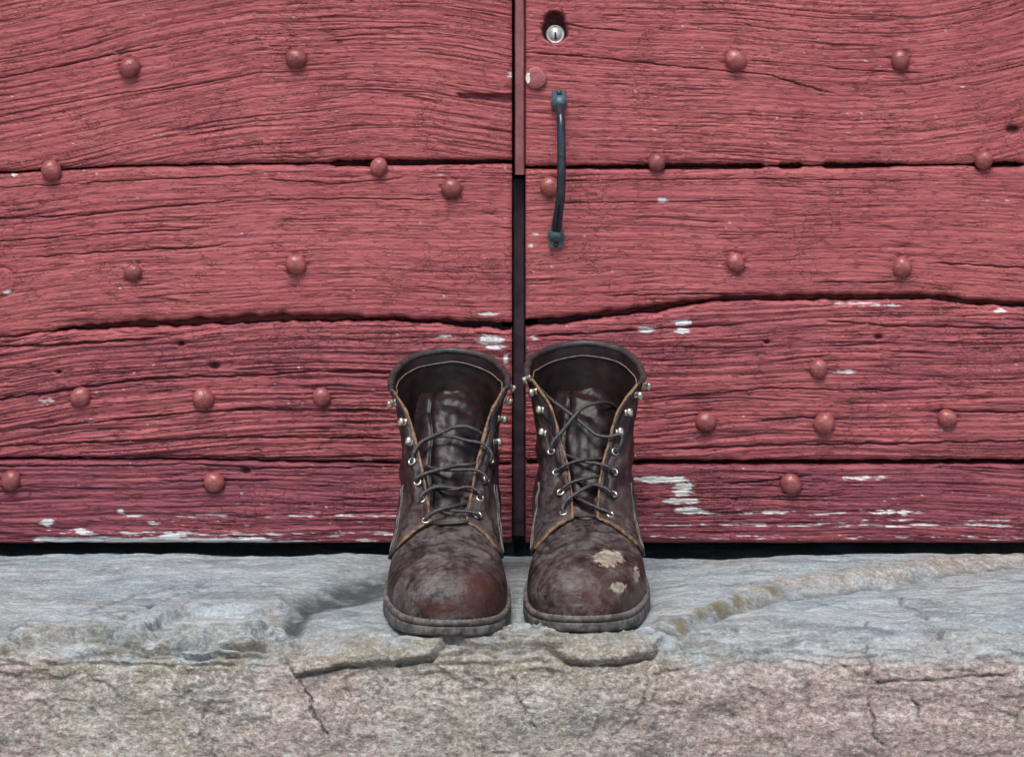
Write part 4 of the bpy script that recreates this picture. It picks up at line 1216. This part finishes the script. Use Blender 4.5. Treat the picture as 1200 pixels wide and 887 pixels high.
boot_l = build_boot(dict(
    seed=600, medial=1, loc=(-.0485, -.3725, .0006), rot=R(1.6), lean=0.0, crease=.6,
    label='worn brown leather boot whose dusty toe has a rusty orange patch',
    gap=[.0150, .0186, .0232, .0285, .0353, .0474],
    tilt=lambda side, j: (.0015 if side > 0 else -.001) if j < 4 else 0,
    creases=[(.068, .0028, .0040), (.080, .0030, .0034), (.092, .0026, .0036), (.104, .0028, .0026), (.058, .003, .0016), (.074, .0012, .0014), (.086, .0012, .0016), (.098, .0012, .0014), (.110, .0012, .0012)],
    wear=wear_left, tongue=TONGUE,
    eyesL=[(484, 541), (490, 566), (495, 588), (499, 612)], eyesR=[(574, 539), (568, 562), (562, 585), (559.5, 606)],
    hooksL=[(463, 471), (474, 495), (480, 518)], hooksR=[(593, 452), (590, 468), (585, 491), (582, 518)],
    laces=[Z1([(215, 745, E_), (222, 690), (265, 632), (330, 598, .006), (390, 572, .008), (450, 546), (520, 541), (580, 561, .002), (632, 600, U_)]),
           Z1([(225, 690, E_), (262, 640, .002), (330, 606, .004), (400, 597, .005), (460, 602), (520, 620), (590, 632, .006), (640, 652, .006), (672, 702, .004), (662, 745, E_)]),
           Z1([(235, 872, E_), (240, 838), (300, 810, .006), (390, 785, .008), (470, 766), (545, 762), (600, 752, U_)]),
           Z1([(290, 768, U_), (370, 788, .002), (450, 793, .005), (540, 790, .006), (600, 800, .006), (645, 836, .004), (632, 872, E_)]),
           Z2([(232, 128, E_), (236, 95), (272, 64, .006), (322, 46, .008), (385, 50, .006), (450, 58, .003), (500, 66, U_)]),
           Z2([(300, 38, U_), (350, 58, .002), (410, 60, .005), (470, 47, .007), (510, 54, .006), (545, 82, .005), (545, 112, E_)]),
           Z2([(262, 236, E_), (266, 205), (300, 180, .006), (350, 160, .008), (410, 146, .006), (470, 134, U_)]),
           Z2([(320, 158, U_), (370, 166, .002), (425, 172, .005), (480, 174, .006), (530, 186, .005), (540, 208, E_)]),
           Z2([(300, 240, U_), (345, 238, .003), (400, 235, .004), (455, 230, .003), (500, 226, U_)])]))

boot_r = build_boot(dict(
    seed=650, medial=-1, loc=(.0565, -.3600, .0006), rot=R(-1.9), lean=0.0, crease=-.5,
    label='worn brown leather boot with pale scraped patches on its toe',
    gap=[.0105, .0118, .0150, .0212, .0290, .0460],
    tilt=lambda side, j: (.0085 if side < 0 else .0045) if j < 5 else .0055,
    creases=[(.064, .0026, .0034), (.077, .0030, .0032), (.090, .0026, .0034), (.103, .0026, .0026), (.114, .002, .0016), (.071, .0012, .0015), (.083, .0012, .0015), (.097, .0012, .0014)],
    wear=wear_right, tongue=[(a, b, c * .92, 0) for a, b, c, d in TONGUE],
    eyesL=[(646.6, 530), (653, 554), (658, 578), (660, 602)], eyesR=[(720, 530), (718.6, 555), (717, 581), (714.5, 605)],
    hooksL=[(621, 442), (627, 459), (634, 481), (637.5, 507)], hooksR=[(753, 450), (745, 462), (735, 484), (725, 508)],
    laces=[Z3([(228, 690, E_), (236, 632), (290, 570, .007), (360, 482, .009), (420, 426, .006), (500, 404, .001), (560, 408, -.012), (610, 440, -.024), (640, 500, -.034)]),
           Z3([(170, 330, -.022), (215, 376, -.008), (300, 440, .001), (370, 492, .004), (440, 552, .005), (490, 590), (560, 600, .006), (612, 588, .006), (636, 600, .005), (628, 648, .003), (602, 690, E_)]),
           Z3([(260, 806, E_), (290, 775), (370, 742, .007), (450, 730, .005), (540, 727, U_)]),
           Z3([(310, 705, U_), (360, 722, .001), (420, 745, .004), (500, 756, .006), (560, 776, .006), (588, 816, E_)]),
           Z4([(255, 80, E_), (270, 50), (320, 20, .007), (400, 0, .006), (480, -10, U_)]),
           Z4([(330, 10, U_), (390, 30, .002), (460, 42, .006), (508, 68, .005), (520, 96, E_)]),
           Z4([(266, 187, E_), (264, 150), (290, 110, .006), (340, 76, .008), (400, 42, .006), (470, 20, U_)]),
           Z4([(310, 95, U_), (350, 110, .002), (400, 134, .005), (460, 160, .006), (504, 178, .005), (510, 202, E_)]),
           Z4([(320, 200, U_), (360, 196, .003), (400, 196, .003), (460, 206, U_)])]))

# ------------------------------------------------------------------ the building round the doors (outside the picture)
barn = empty('barn', (0, 0.3, -0.34))
tag(barn, 'plastered barn front round the red double doors', 'building')
XA, XB = (XL0 - CX) / S - 0.004, (XR1 - CX) / S + 0.004
ZT = H + (42 + 7 * 235 + YH) / S + 0.004
def wall(name, x0, x1, y0, y1, z0, z1, mat='wall'):
    v, f = box_verts(x0, x1, y0, y1, z0, z1)
    return link(name, mesh(name, local(np.array(v), barn), f, False), M[mat], barn)
wall('wall', -3.2, XA, -0.10, 0.30, -0.42, 3.2)
wall('wall', XB, 3.2, -0.10, 0.30, -0.42, 3.2)
wall('wall', XA, XB, -0.10, 0.30, ZT, 3.2)
wall('side_wall', -3.2, -2.9, 0.30, 4.0, -0.42, 3.2)
wall('side_wall', 2.9, 3.2, 0.30, 4.0, -0.42, 3.2)
wall('back_wall', -3.2, 3.2, 4.0, 4.3, -0.42, 3.2)
wall('roof', -3.35, 3.35, -0.16, 4.5, 3.2, 3.35)
wall('inner_floor', -2.9, 2.9, 0.345, 4.0, -0.30, -0.014)
